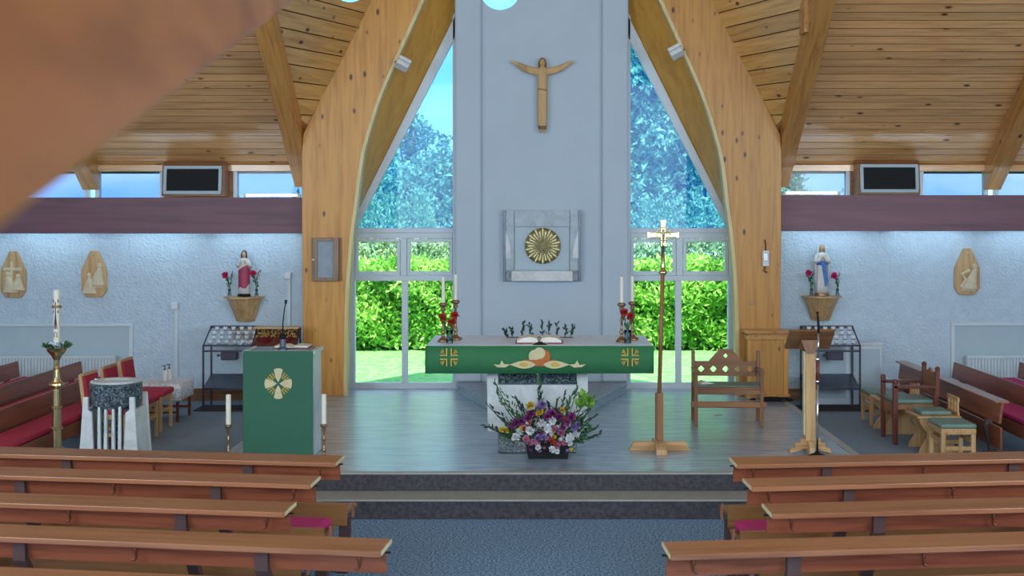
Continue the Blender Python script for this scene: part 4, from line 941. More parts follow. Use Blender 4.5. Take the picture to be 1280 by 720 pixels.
for px, py, m_ in STEMS:
    x, z = fp(px, py); s_ = MB(); a = (x * .25, 0, .12); s_.tube([a, (x * .75, -.02, .12 + (z - .12) * .6), (x, -.02, z)], .0045, 5)
    sprig(s_, (x * .4, -.01, .12 + (z - .12) * .35), (x, -.02, z), 15, .06, .013, rs, .8); s_.build('stem', M[m_], t)
for px, py in ((727, 505), (733, 510), (724, 512), (730, 500), (737, 505)):
    x, z = fp(px, py); s_ = MB(); sprig(s_, (x, -.04, z), (x + .01, -.05, z + .03), 4, .10, .035, rs, 1.2); s_.build('broad_leaf', M['leaflight'], t)
fo = MB()
for k in range(420):
    a = rs.uniform(-1, 1); z = .12 + rs.random() ** .7 * .34 * (1 - .5 * a * a); sprig(fo, (a * .36, rs.uniform(-.09, .05), z), (a * .40, -.08, z + .03), 1, .06, .016, rs, 1.4)
stuff(fo.build('foliage_filler', M['leaf'], t))

# processional cross
q = P(824, 563, 12.5)
t = thing('processional_cross', 'tall brass processional cross in a low wooden cruciform stand', 'cross', (q.x, 12.5, PLAT))
for nm, pts in (('base_arm', [(-.30, 0), (.30, 0), (.25, .085), (-.25, .085)]),):
    MB().prism(pts, -.035, .035).build(nm, M['oak_x'], t, bevel=.004); MB().prismx([(p[0], p[1]) for p in pts], -.05, -.0355).build(nm, M['oak'], t) if False else MB().prismx([(-.28, 0), (.28, 0), (.28, .05), (.18, .09), (.05, .10), (-.05, .10), (-.18, .09), (-.28, .05)], -.052, .052).build('base_arm', M['oak'], t, bevel=.004)
MB().box(-.038, .038, -.038, .038, .10, .56).build('socket_post', M['brown'], t, bevel=.006)
MB().tube([(0, 0, .5), (.035, 0, 1.78)], [.021, .019], 12).build('pole', M['brown'], t, smooth=True)
MB().lathe([(.012, 0), (.035, .02), (.045, .035), (.03, .05), (.018, .07), (.02, .12), (.016, .30), (.024, .31), (.014, .33)], (.036, 0, 1.70), 16).build('knop', M['brass'], t, smooth=True)
cx, cz = .04, 2.10
MB().prism([(cx - .155, cz - .035), (cx - .12, cz - .022), (cx - .025, cz - .022), (cx - .025, cz - .11), (cx + .025, cz - .11), (cx + .025, cz - .022), (cx + .12, cz - .022), (cx + .155, cz - .035), (cx + .155, cz + .035), (cx + .12, cz + .024), (cx + .024, cz + .024), (cx + .022, cz + .10), (cx + .034, cz + .15), (cx - .034, cz + .15), (cx - .022, cz + .10), (cx - .024, cz + .024), (cx - .12, cz + .024), (cx - .155, cz + .035)], -.014, .014).build('cross', M['brass'], t, bevel=.004)
MB().tube([(cx + .065 * math.cos(a), -.012, cz + .01 + .065 * math.sin(a)) for a in [2 * math.pi * k / 24 for k in range(25)]], .007, 6).build('halo_ring', M['brass'], t, smooth=True)
g = MB(); g.tube([(cx, -.02, cz - .09), (cx, -.026, cz + .02)], [.008, .016], 8); g.ball((cx, -.03, cz + .045), .013, 10, 8, (1, 1, 1.2))
for s in (-1, 1):
    g.tube([(cx, -.024, cz + .02), (cx + s * .06, -.022, cz + .022), (cx + s * .10, -.02, cz + .03)], [.010, .006, .004], 6); g.tube([(cx, -.022, cz - .06), (cx + s * .004, -.026, cz - .10)], [.007, .004], 6)
g.build('small_figure', M['brass'], t, remesh=.003)

# lectern on the right
q = P(1015, 566, 12.35)
t = thing('wooden_lectern', 'slim oak lectern with sloping desk at the right edge of the platform', 'lectern', (q.x - .02, 12.35, PLAT))
st = [(-.20, 0), (-.19, .05), (-.15, .05), (-.15, .10), (-.10, .10), (-.10, .14), (.10, .14), (.10, .10), (.15, .10), (.15, .05), (.19, .05), (.20, 0), (.12, .02), (.06, .045), (-.06, .045), (-.12, .02)]
MB().prism(st, -.03, .03).build('base_board', M['oak_x'], t, bevel=.004); MB().prismx([(-.13, 0), (.2, 0), (.16, .07), (.06, .12), (-.06, .12), (-.11, .07)], -.028, .028).build('cross_foot', M['oak'], t, bevel=.004)
MB().box(-.048, .048, -.04, .04, .12, 1.02).build('post', M['oak'], t, bevel=.006)
MB().box(-.065, -.05, -.03, .03, .18, .98).build('post_edging', M['cream'], t)
T = Matrix.Translation((0, .03, 1.10)) @ rotx(R(-38))
MB().box(-.215, .225, -.15, .17, -.011, .011, T).build('desk_board', M['brown_x'], t, bevel=.004); MB().box(-.215, .225, .155, .172, .011, .04, T).build('desk_ledge', M['brown_x'], t)
MB().add([(-.04, -.05, .96), (.04, -.05, .96), (.09, -.03, 1.09), (-.09, -.03, 1.09), (-.04, .05, .96), (.04, .05, .96), (.09, .1, 1.0), (-.09, .1, 1.0)], [(0, 1, 2, 3), (7, 6, 5, 4), (0, 4, 5, 1), (1, 5, 6, 2), (2, 6, 7, 3), (3, 7, 4, 0)]).build('desk_bracket', M['brown'], t)
q = P(1021, 566, 12.12)
t = thing('microphone_stand', 'thin chrome microphone stand with black base in front of the oak lectern', 'microphone stand', (q.x, 12.10, PLAT))
MB().lathe([(.095, 0), (.10, .012), (.07, .03), (.03, .045), (.018, .06)], n=28).build('base', M['black'], t, smooth=True)
MB().tube([(0, 0, .05), (.004, 0, .72)], .011, 10).build('lower_tube', M['steel'], t, smooth=True); MB().tube([(.004, 0, .70), (.006, 0, .92)], .017, 10).build('grip_sleeve', M['redbrown'], t, smooth=True)
MB().tube([(.006, 0, .92), (.012, 0, 1.18)], .010, 10).build('upper_tube', M['steel'], t, smooth=True)
MB().tube([(.012, 0, 1.18), (.01, -.01, 1.23), (.004, 0, 1.36)], [.010, .014, .007], 10).build('microphone', M['black'], t, smooth=True)
MB().ball((.002, 0, 1.37), .014, 10, 8).build('windshield', M['black'], t, smooth=True)
for z in (.71, .92): MB().lathe([(.02, z), (.022, z + .01), (.02, z + .02)], n=12).build('clutch', M['steel'], t)

# carved settle
t = thing('carved_settle', 'small oak settle with five pierced quatrefoils across its back', 'bench', (P(910, 533, 13.98).x, 13.92, PLAT), R(-3))
for s in (-1, 1):
    MB().box(s * .355 - .02, s * .355 + .02, -.02, .03, 0, .63).build('front_leg', M['brown'], t, bevel=.005)
    MB().prismx([(.40, 0), (.455, 0), (.40, .42), (.42, .78), (.375, .78), (.355, .42)], s * .36 - .02, s * .36 + .02).build('back_leg', M['brown'], t, bevel=.005)
    MB().box(s * .355 - .028, s * .355 + .028, -.05, .42, .57, .60).build('armrest', M['brown'], t, bevel=.008)
    MB().box(s * .355 - .012, s * .355 + .012, .0, .38, .20, .26).build('side_rail', M['brown'], t)
MB().box(-.37, .37, -.02, .40, .40, .425).build('seat', M['brown_x'], t, bevel=.005)
MB().box(-.36, .36, .0, .38, .425, .44).build('seat_pad', M['greenpad'], t, bevel=.006)
MB().box(-.345, .345, -.015, .01, .345, .40).build('apron', M['brown_x'], t, bevel=.004)
MB().box(-.41, .41, -.012, .018, .20, .27).build('stretcher', M['brown_x'], t, bevel=.012)
MB().box(-.34, .34, .385, .41, .63, .665).build('top_rail', M['brown_x'], t); MB().box(-.34, .34, .385, .41, .50, .525).build('lower_rail', M['brown_x'], t)
# pierced panel: solid tiles with diamond holes, one mesh
pp = MB(); tw_ = .136
for k in range(5):
    x = -.272 + k * tw_; h0, h1, w_ = .525, .63, tw_ / 2; zc_ = (h0 + h1) / 2; r_ = .036
    sq = [(x - w_, h0), (x, h0), (x + w_, h0), (x + w_, zc_), (x + w_, h1), (x, h1), (x - w_, h1), (x - w_, zc_)]
    dm = [(x - r_ * .55, zc_ - r_ * .55), (x, zc_ - r_), (x + r_ * .55, zc_ - r_ * .55), (x + r_, zc_), (x + r_ * .55, zc_ + r_ * .55), (x, zc_ + r_), (x - r_ * .55, zc_ + r_ * .55), (x - r_, zc_)]
    for i in range(8): pp.prism([sq[i], sq[(i + 1) % 8], dm[(i + 1) % 8], dm[i]], .39, .405)
pp.build('pierced_panel', M['brown_x'], t)
gp = MB(); dm = [(0, .70), (.024, .725), (0, .75), (-.024, .725)]
gp.prism([(-.19, .665), (0, .665), (0, .70), (-.024, .725), (-.07, .785), (-.09, .775)], .39, .405); gp.prism([(.19, .665), (0, .665), (0, .70), (.024, .725), (.07, .785), (.09, .775)], .39, .405); gp.prism([(-.07, .785), (-.024, .725), (0, .75), (.024, .725), (.07, .785)], .39, .405)
gp.build('gabled_crest', M['brown_x'], t)
MB().box(-.085, .085, .38, .41, .785, .80).build('crest_cap', M['brown_x'], t)
t = thing('hymn_sheet', 'folded white sheet lying on the oak settle', 'paper', (P(882, 480, 14.05).x, 14.12, PLAT + .4405), R(20))
MB().add([(-.09, -.06, 0), (.09, -.06, 0), (.09, .06, 0), (-.09, .06, 0), (-.02, -.06, .035), (-.02, .06, .035)], [(0, 1, 4), (3, 5, 2), (0, 4, 5, 3), (4, 1, 2, 5), (0, 3, 2, 1)]).build('sheet', M['paper'], t)
q = P(897, 519, 14.7)
t = tag(MB().add([(-.05, -.03, 0), (.05, -.04, .002), (.06, .03, 0), (-.04, .04, .003)], [(0, 1, 2, 3)]).build('paper_scrap', M['paper'], None), 'small white scrap of paper on the floor beneath the oak settle', 'paper')
t.location = (q.x, F * 2.27 / (519 - VY), PLAT + .002); md = t.modifiers.new('thick', 'SOLIDIFY'); md.thickness = .002; md.offset = 1
# ================================================================== SIDE AISLE FURNITURE
# font
t = thing('baptismal_font', 'white marble font with dark granite bowl left of the sanctuary', 'font', (-3.99, 12.0, SIDE))
MB().lathe([(.20, .66), (.238, .70), (.238, .885), (.22, .895), (.12, .895), (.11, .87), (.02, .85)], n=40).build('bowl', M['granite'], t, smooth=False)
MB().lathe([(.13, .895), (.225, .895), (.23, .905), (.225, .912), (.14, .912), (.125, .90)], n=40).build('rim', M['marble'], t)
MB().lathe([(.115, .872), (.115, .876)], n=30).build('water', plain('font_water', (.03, .04, .08, 1), .05), t)
MB().ball((-.17, -.05, .925), .018, 10, 8, (1.4, 1, .7)).build('shell_scoop', M['steel'], t, smooth=True)
for yy, nm in ((-.21, 'front'), (.17, 'rear')):
    for s in (-1, 1):
        inner = [(s * .155, .64), (s * .15, .5), (s * .14, .3), (s * .12, .16), (s * .10, .12), (s * .10, 0)]
        pts = [(s * .29, 0), (s * .26, .40), (s * .235, .78)] + [(s * .19, .78), (s * .19, .66)] + inner
        MB().prism(pts, yy, yy + .04).build('splayed_slab', M['marble'], t, bevel=.005)
    for x in (-.06, .07):
        MB().prism([(x - .045, .12), (x + .045, .12), (x + .042, .70), (x + .02, .70), (x + .012, .2), (x - .012, .2), (x - .02, .70), (x - .042, .70)], yy + .003, yy + .038).build('centre_slab', M['marble'], t, bevel=.003)
    MB().box(-.12, .12, yy + .002, yy + .038, 0, .125).build('foot_slab', M['marble'], t)
for s in (-1, 1): MB().add([(s * .285, -.21, 0), (s * .285, .21, 0), (s * .235, .2, .66), (s * .235, -.2, .66), (s * .25, -.21, 0), (s * .25, .21, 0), (s * .20, .2, .66), (s * .20, -.2, .66)], [(0, 1, 2, 3), (7, 6, 5, 4), (0, 4, 5, 1), (1, 5, 6, 2), (2, 6, 7, 3), (3, 7, 4, 0)]).build('side_slab', M['marble'], t)
for x in (-.06, .07): MB().lathe([(.022, .1), (.022, .70)], (x, -.14, 0), 14).build('granite_column', M['granite'], t)
MB().lathe([(.06, .0), (.05, .2), (.05, .66)], (0, .05, 0), 20).build('waste_pipe', M['granite'], t)
# paschal candle
t = thing('paschal_candle_stand', 'tall brass stand with flower-wreathed bowl beside the font', 'candle stand', (-4.47, 11.8, SIDE))
zz = lambda y: EYE - (y - VY) / 135.6 - SIDE
MB().lathe([(.16, 0), (.165, .02), (.13, .05), (.07, .08), (.05, .12), (.045, zz(563)), (.062, zz(562)), (.062, zz(560)), (.045, zz(559)), (.04, zz(537)), (.056, zz(536)), (.056, zz(534)), (.04, zz(533)), (.038, zz(511)), (.052, zz(510)), (.052, zz(508)), (.038, zz(507)), (.034, zz(486)), (.05, zz(484)), (.072, zz(481)), (.07, zz(479)), (.04, zz(477)), (.028, zz(472)), (.024, zz(462)), (.034, zz(460)), (.024, zz(457)), (.026, zz(450)), (.05, zz(444)), (.082, zz(439)), (.09, zz(436)), (.084, zz(435)), (.03, zz(436))], n=32).build('stand', M['brass'], t)
gn = MB(); fw = MB()
for k in range(40):
    a = 2 * math.pi * k / 40; c = Vector((.07 * math.cos(a), .07 * math.sin(a), zz(435))); sprig(gn, c, c + Vector((.03 * math.cos(a), .03 * math.sin(a), .02)), 2, .055, .012, rs, .8)
gn.build('leaf_wreath', M['leaf'], t)
for k in range(16): a = 2 * math.pi * k / 16; bloom(fw, (.055 * math.cos(a), .055 * math.sin(a), zz(431)), .028, rs, 12)
fw.build('white_blossoms', M['linen'], t)
cdl = thing('paschal_candle', 'thick decorated cream candle standing in the tall brass stand', 'candle', (-4.47, 11.8, SIDE + zz(435)))
hh = zz(362) - zz(435); r0 = .03
MB().lathe([(r0, 0), (r0, hh - .01), (r0 * .75, hh)], n=24).build('wax', M['candle'], cdl)
deco = plain('candle_transfer', L(84, 40, 50), .5); zd = lambda y: zz(y) - zz(435)
g = MB(); y_ = -r0 - .003
g.prism([(-.004, zd(411)), (.004, zd(411)), (.004, zd(377)), (-.004, zd(377))], y_, y_ + .006)
g.prism([(-.016, zd(411)), (-.011, zd(411)), (.001, zd(393)), (-.004, zd(393))], y_, y_ + .01); g.prism([(.016, zd(411)), (.011, zd(411)), (-.001, zd(393)), (.004, zd(393))], y_, y_ + .01); g.prism([(-.01, zd(404.5)), (.01, zd(404.5)), (.01, zd(403.5)), (-.01, zd(403.5))], y_, y_ + .01)
g.build('alpha_mark', deco, cdl)
MB().tube([(.02, y_ + .008, zd(421)), (.009, y_ + .002, zd(420.6))] + [(.015 * math.cos(a), y_ + .004, zd(417.5) + .015 * math.sin(a)) for a in [R(-50 + 28 * k) for k in range(11)]] + [(-.009, y_ + .002, zd(420.6)), (-.02, y_ + .008, zd(421))], .0032, 6).build('omega_mark', deco, cdl)
MB().lathe([(r0 + .001, zd(385)), (.046, zd(384)), (.046, zd(382.5)), (r0 + .001, zd(381.5))], n=24).build('nail_ring', M['bronze'], cdl)
MB().lathe([(r0 + .0015, zd(432)), (r0 + .006, zd(430)), (r0 + .0015, zd(428))], n=24).build('base_band', deco, cdl)
g = MB()
for k in range(4): g.box(-.02 + .04 * (k % 2) - .004, -.02 + .04 * (k % 2) + .004, -r0 * .9, -r0 * .55, zd(391 if k < 2 else 378), zd(388 if k < 2 else 374))
g.build('incense_grain', deco, cdl)

# red upholstered chairs
def red_chair(label, loc, rz):
    t = thing('upholstered_chair', label, 'chair', loc, rz, 'red upholstered chairs by the font')
    for s in (-1, 1):
        MB().prismx([(.19, 0), (.225, 0), (.225, .40), (.19, .40)], s * .20 - .018, s * .20 + .018).build('front_leg', M['oak'], t, bevel=.004)
        MB().prismx([(-.27, 0), (-.23, 0), (-.19, .40), (-.245, .81), (-.28, .81), (-.225, .40)], s * .20 - .018, s * .20 + .018).build('back_leg', M['oak'], t, bevel=.004)
        MB().box(s * .20 - .012, s * .20 + .012, -.2, .2, .17, .21).build('side_stretcher', M['oak'], t)
    MB().box(-.21, .21, -.21, .22, .35, .40).build('seat_frame', M['oak_x'], t, bevel=.004)
    MB().box(-.225, .225, -.20, .245, .40, .465).build('seat', M['redseat'], t, bevel=.022)
    T = Matrix.Translation((0, -.232, .66)) @ rotx(R(8))
    MB().box(-.182, .182, -.02, .03, -.13, .13, T).build('backrest', M['redseat'], t, bevel=.014)
    MB().box(-.2, .2, -.022, .018, .13, .16, T).build('top_rail', M['oak_x'], t, bevel=.004)
    MB().box(-.2, .2, .2, .22, .22, .25).build('front_stretcher', M['oak_x'], t)
red_chair('red upholstered oak chair next to the lace-covered table', (-4.53, 14.72, SIDE), R(-90))
red_chair('red upholstered oak chair in the middle, behind the font', (-4.50, 14.05, SIDE), R(-91))
red_chair('red upholstered oak chair nearest the font, half hidden by it', (-4.50, 13.42, SIDE), R(-92))
# lace table
t = thing('lace_table', 'small low table under a white lace cloth by the left wall', 'table', (-4.56, 15.5, SIDE))
MB().box(-.25, .25, -.28, .28, .43, .455).build('table_top', M['redbrown'], t)
for sx in (-1, 1):
    for sy in (-1, 1): MB().box(sx * .225 - .016, sx * .225 + .016, sy * .255 - .016, sy * .255 + .016, 0, .43).build('leg', M['redbrown'], t, bevel=.003)
for sy in (-1, 1): MB().box(-.21, .21, sy * .255 - .01, sy * .255 + .01, .10, .13).build('stretcher', M['redbrown'], t)
m, nt, b = base('white_lace'); mp = coords(nt, (1, 1, 1), rnd=False)
v = nt.nodes.new('ShaderNodeTexVoronoi'); v.inputs['Scale'].default_value = 32; nt.links.new(mp.outputs[0], v.inputs['Vector'])
r = ramp(nt, v.outputs['Distance'], [(.25, (.42, .48, .56, 1)), (.42, (.78, .80, .84, 1))]); nt.links.new(r.outputs['Color'], b.inputs['Base Color']); b.inputs['Roughness'].default_value = .8; M['lace'] = m
cl = thing('lace_cloth', 'white lace cloth with scalloped edge draped over the small table', 'cloth', (-4.56, 15.5, SIDE + .455))
MB().box(-.262, .262, -.292, .292, 0.001, .006).build('cloth_top', M['lace'], cl)
def drop(ax, s):
    g = MB(); vs = []; fs = []; N = 24; ln = .29 if ax == 'x' else .26
    for k in range(N + 1):
        u = -ln + 2 * ln * k / N; off = .265 if ax == 'x' else .295; wv_ = .006 * math.sin(k * 1.6); zb = -.19 - .018 * abs(math.sin(k * math.pi / 4))
        for z, ww in ((.006, 0), (-.09, .5), (zb, 1.2)): vs.append((s * (off + wv_ * ww), u, z) if ax == 'x' else (u, s * (off + wv_ * ww), z))
        if k: a = 3 * (k - 1); fs += [(a, a + 3, a + 4, a + 1), (a + 1, a + 4, a + 5, a + 2)]
    o = g.add(vs, fs).build('cloth_drop', M['lace'], cl, smooth=True); md = o.modifiers.new('thick', 'SOLIDIFY'); md.thickness = .003
for ax in 'xy':
    for s in (-1, 1): drop(ax, s)
for k, (px, lab) in enumerate(((206, 'pale pump bottle on the lace cloth, left of the two'), (211.5, 'pale pump bottle on the lace cloth, right of the two'))):
    Z = 15.45 + .12 * k; t = thing('pump_bottle', lab, 'bottle', (P(px, 474, Z).x, Z, SIDE + .462), group='pump bottles on the lace table')
    MB().lathe([(.03, 0), (.032, .01), (.032, .10), (.026, .125), (.012, .135)], n=16).build('bottle', M['whitepl'] if k == 0 else M['paper'], t, smooth=True)
    MB().lathe([(.014, .133), (.014, .15), (.006, .152), (.006, .18), (.016, .182), (.016, .192)], n=12).build('pump', M['sheet'], t); MB().box(-.03, 0, -.006, .006, .180, .192).build('spout', M['sheet'], t)

# candle racks
def votive_rack(x, Y, label, side, money=.0):
    t = thing('votive_candle_rack', label, 'candle rack', (x, Y, SIDE), group='iron candle racks under the statues')
    w2 = .335; fr_ = M['iron']; b_ = .011
    for s in (-1, 1):
        MB().box(s * w2 - b_, s * w2 + b_, -b_, b_, 0, .82).build('front_leg', fr_, t); MB().box(s * w2 - b_, s * w2 + b_, .40 - b_, .40 + b_, 0, 1.03).build('back_leg', fr_, t)
        MB().tube([(s * w2, 0, .81), (s * w2, .40, 1.02)], .010, 6).build('sloping_rail', fr_, t); MB().tube([(s * w2, 0, .26), (s * w2, .40, .39)], .009, 6).build('shelf_rail', fr_, t)
    for (y, z) in ((0, .81), (.4, 1.02), (0, .74), (0, .26), (.4, .39)): MB().box(-w2, w2, y - b_, y + b_, z - b_, z + b_).build('cross_rail', fr_, t)
    a = math.atan2(.21, .40); T = Matrix.Translation((0, .20, .905)) @ rotx(a)
    MB().box(-w2 + .012, w2 - .012, -.215, .215, -.006, .004, T).build('drip_tray', M['steel'], t)
    MB().add([(-w2 + .012, 0, .27), (w2 - .012, 0, .27), (w2 - .012, .39, .40), (-w2 + .012, .39, .40), (-w2 + .012, 0, .275), (w2 - .012, 0, .275), (w2 - .012, .39, .405), (-w2 + .012, .39, .405)], [(0, 1, 2, 3), (7, 6, 5, 4), (0, 4, 5, 1), (1, 5, 6, 2), (2, 6, 7, 3), (3, 7, 4, 0)]).build('lower_tray', M['sheet'], t)
    bx = MB().box(-.10 + money, .10 + money, .02, .16, .62, .728).build('money_box', M['iron'], t, bevel=.006)
    MB().ball((-.14 + money, .05, .68), .018, 8, 6).build('padlock', M['iron'], bx); MB().box(-.12 + money, -.10 + money, .04, .06, .67, .69).build('hasp', M['iron'], bx)
    mt = tag(MB().box(-.42, .42, -.18, .3, 0, .012).build('floor_mat', M['riser'], None, bevel=.004), 'dark rubber mat under the %s candle rack' % side, 'mat', 'mats under the candle racks'); mt.location = (x, Y, SIDE + .0005)
    vm = MB().lathe([(.022, 0), (.030, .036), (.027, .036), (.02, .01)], n=12).mesh('votive_candle', M['whitepl']); wm = MB().lathe([(.023, .012), (.025, .026)], n=10).mesh('wax', M['candle'])
    for r_ in range(4):
        for c_ in range(6):
            p = T @ Vector((-.265 + c_ * .106 + (.02 if r_ % 2 else 0), -.16 + r_ * .107, .005))
            o = bpy.data.objects.new('votive_candle', vm); COL.objects.link(o); o.location = Vector((x, Y, SIDE)) + p; tag(o, 'small white votive light standing on the %s candle rack' % side, 'candle', 'votive lights on the %s rack' % side)
            q2 = bpy.data.objects.new('wax', wm); COL.objects.link(q2); q2.parent = o
votive_rack(-3.96, 16.25, 'black iron candle rack below the red-robed statue', 'left', -.02)
votive_rack(P(1042, 510, 16.25).x, 16.25, 'black iron candle rack below the blue-sashed statue', 'right', .03)
# gold-trimmed display between rack and arch
t = thing('gilded_display_stand', 'dark-framed sloping stand with gold filigree between the candle rack and left arch', 'stand', (-3.28, 15.85, SIDE))
for s in (-1, 1):
    MB().box(s * .27 - .011, s * .27 + .011, -.16, -.138, 0, .86).build('front_leg', M['iron'], t); MB().box(s * .27 - .011, s * .27 + .011, .10, .122, 0, 1.06).build('back_leg', M['iron'], t)
    MB().tube([(s * .27, -.15, .86), (s * .27, .11, 1.06)], .010, 6).build('sloping_rail', M['iron'], t)
MB().box(-.28, .28, -.16, -.14, .84, .86).build('front_rail', M['iron'], t)
T = Matrix.Translation((0, -.02, .955)) @ rotx(math.atan2(.2, .26))
MB().box(-.26, .26, -.15, .15, -.02, -.005, T).build('tray', M['redbrown'], t); MB().box(-.28, .28, -.06, .14, 1.062, 1.085).build('wooden_top', M['oak_x'], t, bevel=.004)
gf = MB()
for k in range(150):
    p = T @ Vector((rs.uniform(-.25, .25), rs.uniform(-.03, .13), rs.uniform(0, .025))); gf.ball(p, rs.uniform(.008, .016), 6, 4)
gf.build('gold_filigree', plain('gold_foil', (.62, .47, .18, 1), .3, metal=.8, var=.5, scale=40), t)
for x in (-.13, .13): MB().lathe([(.03, 0), (.09, .05), (.10, .06), (.09, .062), (.03, .02)], n=18, sy=.5).build('red_bowl', M['redbook'], t, loc=T @ Vector((x, -.09, .0)))

# side pews
def side_pew(ln, label, loc, rz, seat=True, posts=(.35,)):
    t = thing('side_pew', label, 'pew', loc, rz, 'pews along the side aisles')
    H = .585; wy = M['pew']
    T = Matrix.Translation((0, 0, H - .10)) @ rotx(R(8))
    MB().box(0, ln, -.014, .014, -.105, .10, T).build('back_plank', wy, t, bevel=.004)
    for x in posts + (ln - .35,):
        ft = .38 if seat else .06
        MB().prismx([(-.10, 0), (ft, 0), (ft, .04), (.0, .06), (.06, .30), (-.01, .50), (-.045, .50), (-.02, .30), (-.06, .06)], x - .025, x + .025).build('post', M['post'], t)
        if seat: MB().box(x - .025, x + .025, .30, .34, .04, .31).build('front_leg', M['post'], t)
    if seat:
        MB().box(0, ln, .04, .42, .31, .335).build('seat_board', wy, t, bevel=.004); MB().box(0, ln, .405, .43, .20, .335).build('seat_front', wy, t, bevel=.004)
        MB().box(.02, ln - .02, .06, .42, .335, .39).build('cushion', M['cushion'] if loc[0] > 0 else M['redseat'], t, bevel=.02)
        MB().box(0, ln, .36, .40, .06, .20).build('kneeler_board', wy, t) if False else None
    else:
        MB().box(0, ln, -.08, .06, H, H + .022).build('book_ledge', M['pewtop'], t, bevel=.004)
        MB().box(0, ln, -.012, .012, .12, .34).build('lower_plank', wy, t, bevel=.004)
cc = 1.85
for (px, py, zn, lab) in ((102, 476, 11.35, 'red-cushioned side pew behind the paschal candle, nearest the sanctuary'), (109, 449, 11.3, 'red-cushioned side pew in the middle of the left aisle row'), (35, 448, 11.3, 'side pew farthest left, against the left radiator')):
    s_ = (py - VY) / cc; Zf = min(F / s_, 16.5); side_pew(Zf - zn, lab, ((px - VX) / s_, Zf, SIDE), R(-90))
side_pew(3.6, 'side pew front with book ledge behind the sage-seated stools on the right', (4.58, 12.75, SIDE), R(90), False)
side_pew(5.1, 'magenta-cushioned side pew, second from the sanctuary on the right', (5.28, 11.3, SIDE), R(90))
side_pew(5.1, 'side pew farthest right, against the right radiator', (6.12, 11.3, SIDE), R(90))
# armchair and stools, all facing the sanctuary
t = thing('presider_armchair', 'dark mahogany armchair with sage seat on the right', 'armchair', (4.02, 13.98, SIDE), R(90), None)
for s in (-1, 1):
    MB().box(s * .24 - .025, s * .24 + .025, .20, .25, 0, .66).build('front_leg', M['redbrown'], t, bevel=.006); MB().ball((s * .24, .225, .67), .03, 10, 8).build('finial', M['redbrown'], t, smooth=True)
    MB().prismx([(-.27, 0), (-.22, 0), (-.19, .45), (-.21, .80), (-.25, .80), (-.24, .45)], s * .24 - .022, s * .24 + .022).build('back_leg', M['redbrown'], t, bevel=.005); MB().ball((s * .24, -.23, .81), .028, 10, 8).build('finial', M['redbrown'], t, smooth=True)
    MB().box(s * .24 - .025, s * .24 + .025, -.22, .25, .60, .635).build('armrest', M['redbrown'], t, bevel=.008)
MB().box(-.235, .235, -.21, .23, .37, .43).build('seat_frame', M['brown_x'], t, bevel=.004); MB().box(-.225, .225, -.2, .225, .43, .48).build('seat_pad', M['greenpad'], t, bevel=.02)
pts = [(-.22, .52), (.22, .52), (.22, .74), (.15, .77), (.08, .75), (0, .80), (-.08, .75), (-.15, .77), (-.22, .74)]
MB().prism(pts, -.235, -.21).build('backrest', M['brown_x'], t, bevel=.004)
MB().prism([(-.22, .37), (.22, .37), (.22, .30), (.1, .27), (0, .33), (-.1, .27), (-.22, .30)], .205, .225).build('shaped_apron', M['brown_x'], t, bevel=.003)
def prie(label, loc, handle=True):
    t = thing('carved_stool', label, 'stool', loc, R(90), 'sage-topped oak stools'); lyre = []
    for k in range(13): u = k / 12; lyre.append((.20 - .07 * math.sin(math.pi * u) + .02 * math.sin(3 * math.pi * u), .36 * u))
    for s in (-1, 1):
        MB().prismx(lyre + [(-y, z) for y, z in reversed(lyre)], s * .19 - .015, s * .19 + .015).build('lyre_side', M['oak'], t, bevel=.003)
    MB().box(-.23, .23, -.23, .23, .36, .385).build('seat_board', M['oak_x'], t, bevel=.005); MB().box(-.17, .17, -.15, .17, .385, .43).build('seat_pad', M['greenpad'], t, bevel=.02)
    MB().box(-.19, .19, -.012, .012, .14, .20).build('stretcher', M['oak_x'], t)
    if handle:
        g = MB()
        for k in range(4): x = -.14 + k * .093; g.box(x - .022, x + .022, -.225, -.205, .42, .53)
        g.box(-.18, .18, -.225, -.205, .385, .42); g.box(-.18, .18, -.225, -.205, .53, .57); g.build('pierced_back', M['oak_x'], t, bevel=.003)
prie('carved oak stool with pierced low back between the armchair and front stool', (4.10, 13.42, SIDE))
prie('carved oak stool with lyre sides beyond the armchair', (4.03, 14.58, SIDE), True)
def stool(label, loc):
    t = thing('square_stool', label, 'stool', loc, R(90), 'sage-topped oak stools')
    for sx in (-1, 1):
        for sy in (-1, 1): MB().box(sx * .195 - .022, sx * .195 + .022, sy * .15 - .022, sy * .15 + .022, 0, .34).build('leg', M['oak'], t, bevel=.004)
    MB().box(-.22, .22, -.175, .175, .28, .34).build('seat_rail', M['oak_x'], t, bevel=.004); MB().box(-.225, .225, -.18, .18, .34, .385).build('seat_pad', M['greenpad'], t, bevel=.018)
    for sy in (-1, 1): MB().box(-.18, .18, sy * .15 - .01, sy * .15 + .01, .19, .23).build('stretcher', M['oak_x'], t)
    for sx in (-1, 1): MB().box(sx * .195 - .01, sx * .195 + .01, -.14, .14, .12, .16).build('side_stretcher', M['oak_x'], t)
stool('square oak stool with sage pad, nearest the front pew on the right', (4.14, 12.92, SIDE))
stool('square oak stool with sage pad, farthest back beside the right candle rack', (4.02, 15.22, SIDE))

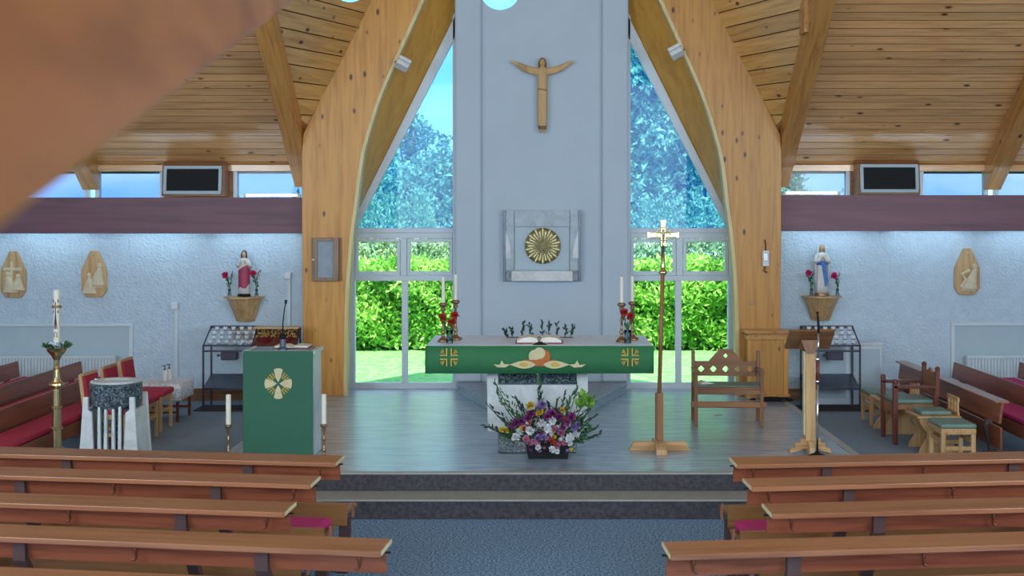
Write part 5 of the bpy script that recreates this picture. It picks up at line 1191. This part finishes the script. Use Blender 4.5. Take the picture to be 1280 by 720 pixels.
# ================================================================== NAVE PEWS
def nave_pew(s, ln):
    t = thing('nave_pew', 'x', 'pew', (0, 0, 0), 0, 'nave pews')
    bx = lambda a, b_, y0, y1, z0, z1, T=None: MB().box(min(s * a, s * b_), max(s * a, s * b_), y0, y1, z0, z1, T)
    T = Matrix.Translation((0, -.10, .871)) @ rotx(R(5))
    lg = bx(0, ln, -.10, .10, -.012, .012, T).build('book_ledge', M['pewtop'], t, bevel=.004)
    bx(0, ln, -.112, -.10, -.016, .014, T).build('ledge_lip', M['pewtop'], lg, bevel=.003)
    bx(-.004, .0, -.10, .10, -.010, .0125, T).build('end_edging', M['cream'], lg)
    Tb = Matrix.Translation((0, -.10, .80)) @ rotx(R(10))
    bp_ = bx(0, ln, -.013, .013, -.066, .058, Tb).build('back_plank', M['pew'], t, bevel=.004)
    for x in (.67, 2.05, 3.43):
        if x < ln: MB().prismx([(-.145, .845), (-.115, .845), (-.10, .74), (.0, .60), (.16, .34), (.16, .05), (.55, .05), (.55, 0), (.0, 0), (.0, .05), (.11, .05), (.11, .34), (-.05, .60), (-.14, .73)], s * x - .036, s * x + .036).build('post', M['post'], t)
        if x < ln: MB().prismx([(.46, .05), (.51, .05), (.51, .40), (.46, .40)], s * x - .03, s * x + .03).build('front_leg', M['post'], t)
    MB().prismx([(.14, 0), (.52, 0), (.52, .05), (.25, .05), (.25, .40), (.20, .40), (.20, .05), (.14, .05)], min(s * .02, s * .10), max(s * .02, s * .10)).build('end_leg', M['post'], t)
    for x in (.13, 1.37, 2.75):
        if x < ln: MB().tube([(s * x, -.118, .845), (s * x, -.15, .84), (s * x, -.16, .815), (s * x, -.145, .785), (s * (x + .01), -.135, .765), (s * (x + .02), -.15, .76)], [.009, .010, .009, .008, .007, .006], 8).build('bag_hook', M['hook'], bp_, smooth=True)
    bx(.03, ln, .168, .193, .34, .50).build('seat_back_plank', M['pewseat'], t, bevel=.004)
    bx(.06, ln, .195, .56, .40, .425).build('seat_board', M['pewseat'], t, bevel=.004)
    bx(.09, ln - .02, .20, .57, .425, .485).build('cushion', M['cushion'], t, bevel=.03)
    MB().prismx([(.195, .40), (.24, .40), (.24, .47), (.195, .515)], min(s * -.012, 0), max(s * -.012, 0)).build('seat_end_cap', M['pewtop'], t)
    MB().tube([(0, -.13, .853), (-s * .03, -.13, .853)], .006, 6).build('hinge_pin', M['black'], lg)
    return t
rows = {-1: [(-1.42, 9.20, -7.8), (-1.465, 8.47, -8), (-1.476, 7.69, -8.2), (-.80, 6.81, -8.5), (-1.5, 6.10, -8.5)], 1: [(1.343, 9.14, 5.8), (1.32, 8.39, 6.8), (1.32, 7.65, 6.2), (.637, 6.75, 6.4), (1.45, 6.06, 6.4)]}
ordn = ['front', 'second', 'third', 'fourth', 'fifth']
for s in (-1, 1):
    proto = nave_pew(s, 3.7); front = proto
    for k, (x, Y, a) in enumerate(rows[s]):
        lab = '%s pew row on the %s of the aisle, counted from the altar' % (ordn[k], ('left', 'right')[s > 0])
        if k == 0: proto['label'] = lab; proto.location = (x, Y, 0); proto.rotation_euler = (0, 0, R(a))
        else: again(proto, lab, (x, Y, 0), R(a))
    for c_ in [q for q in bpy.data.objects if q.parent == front and q.name.startswith('cushion')]: bpy.data.objects.remove(c_)
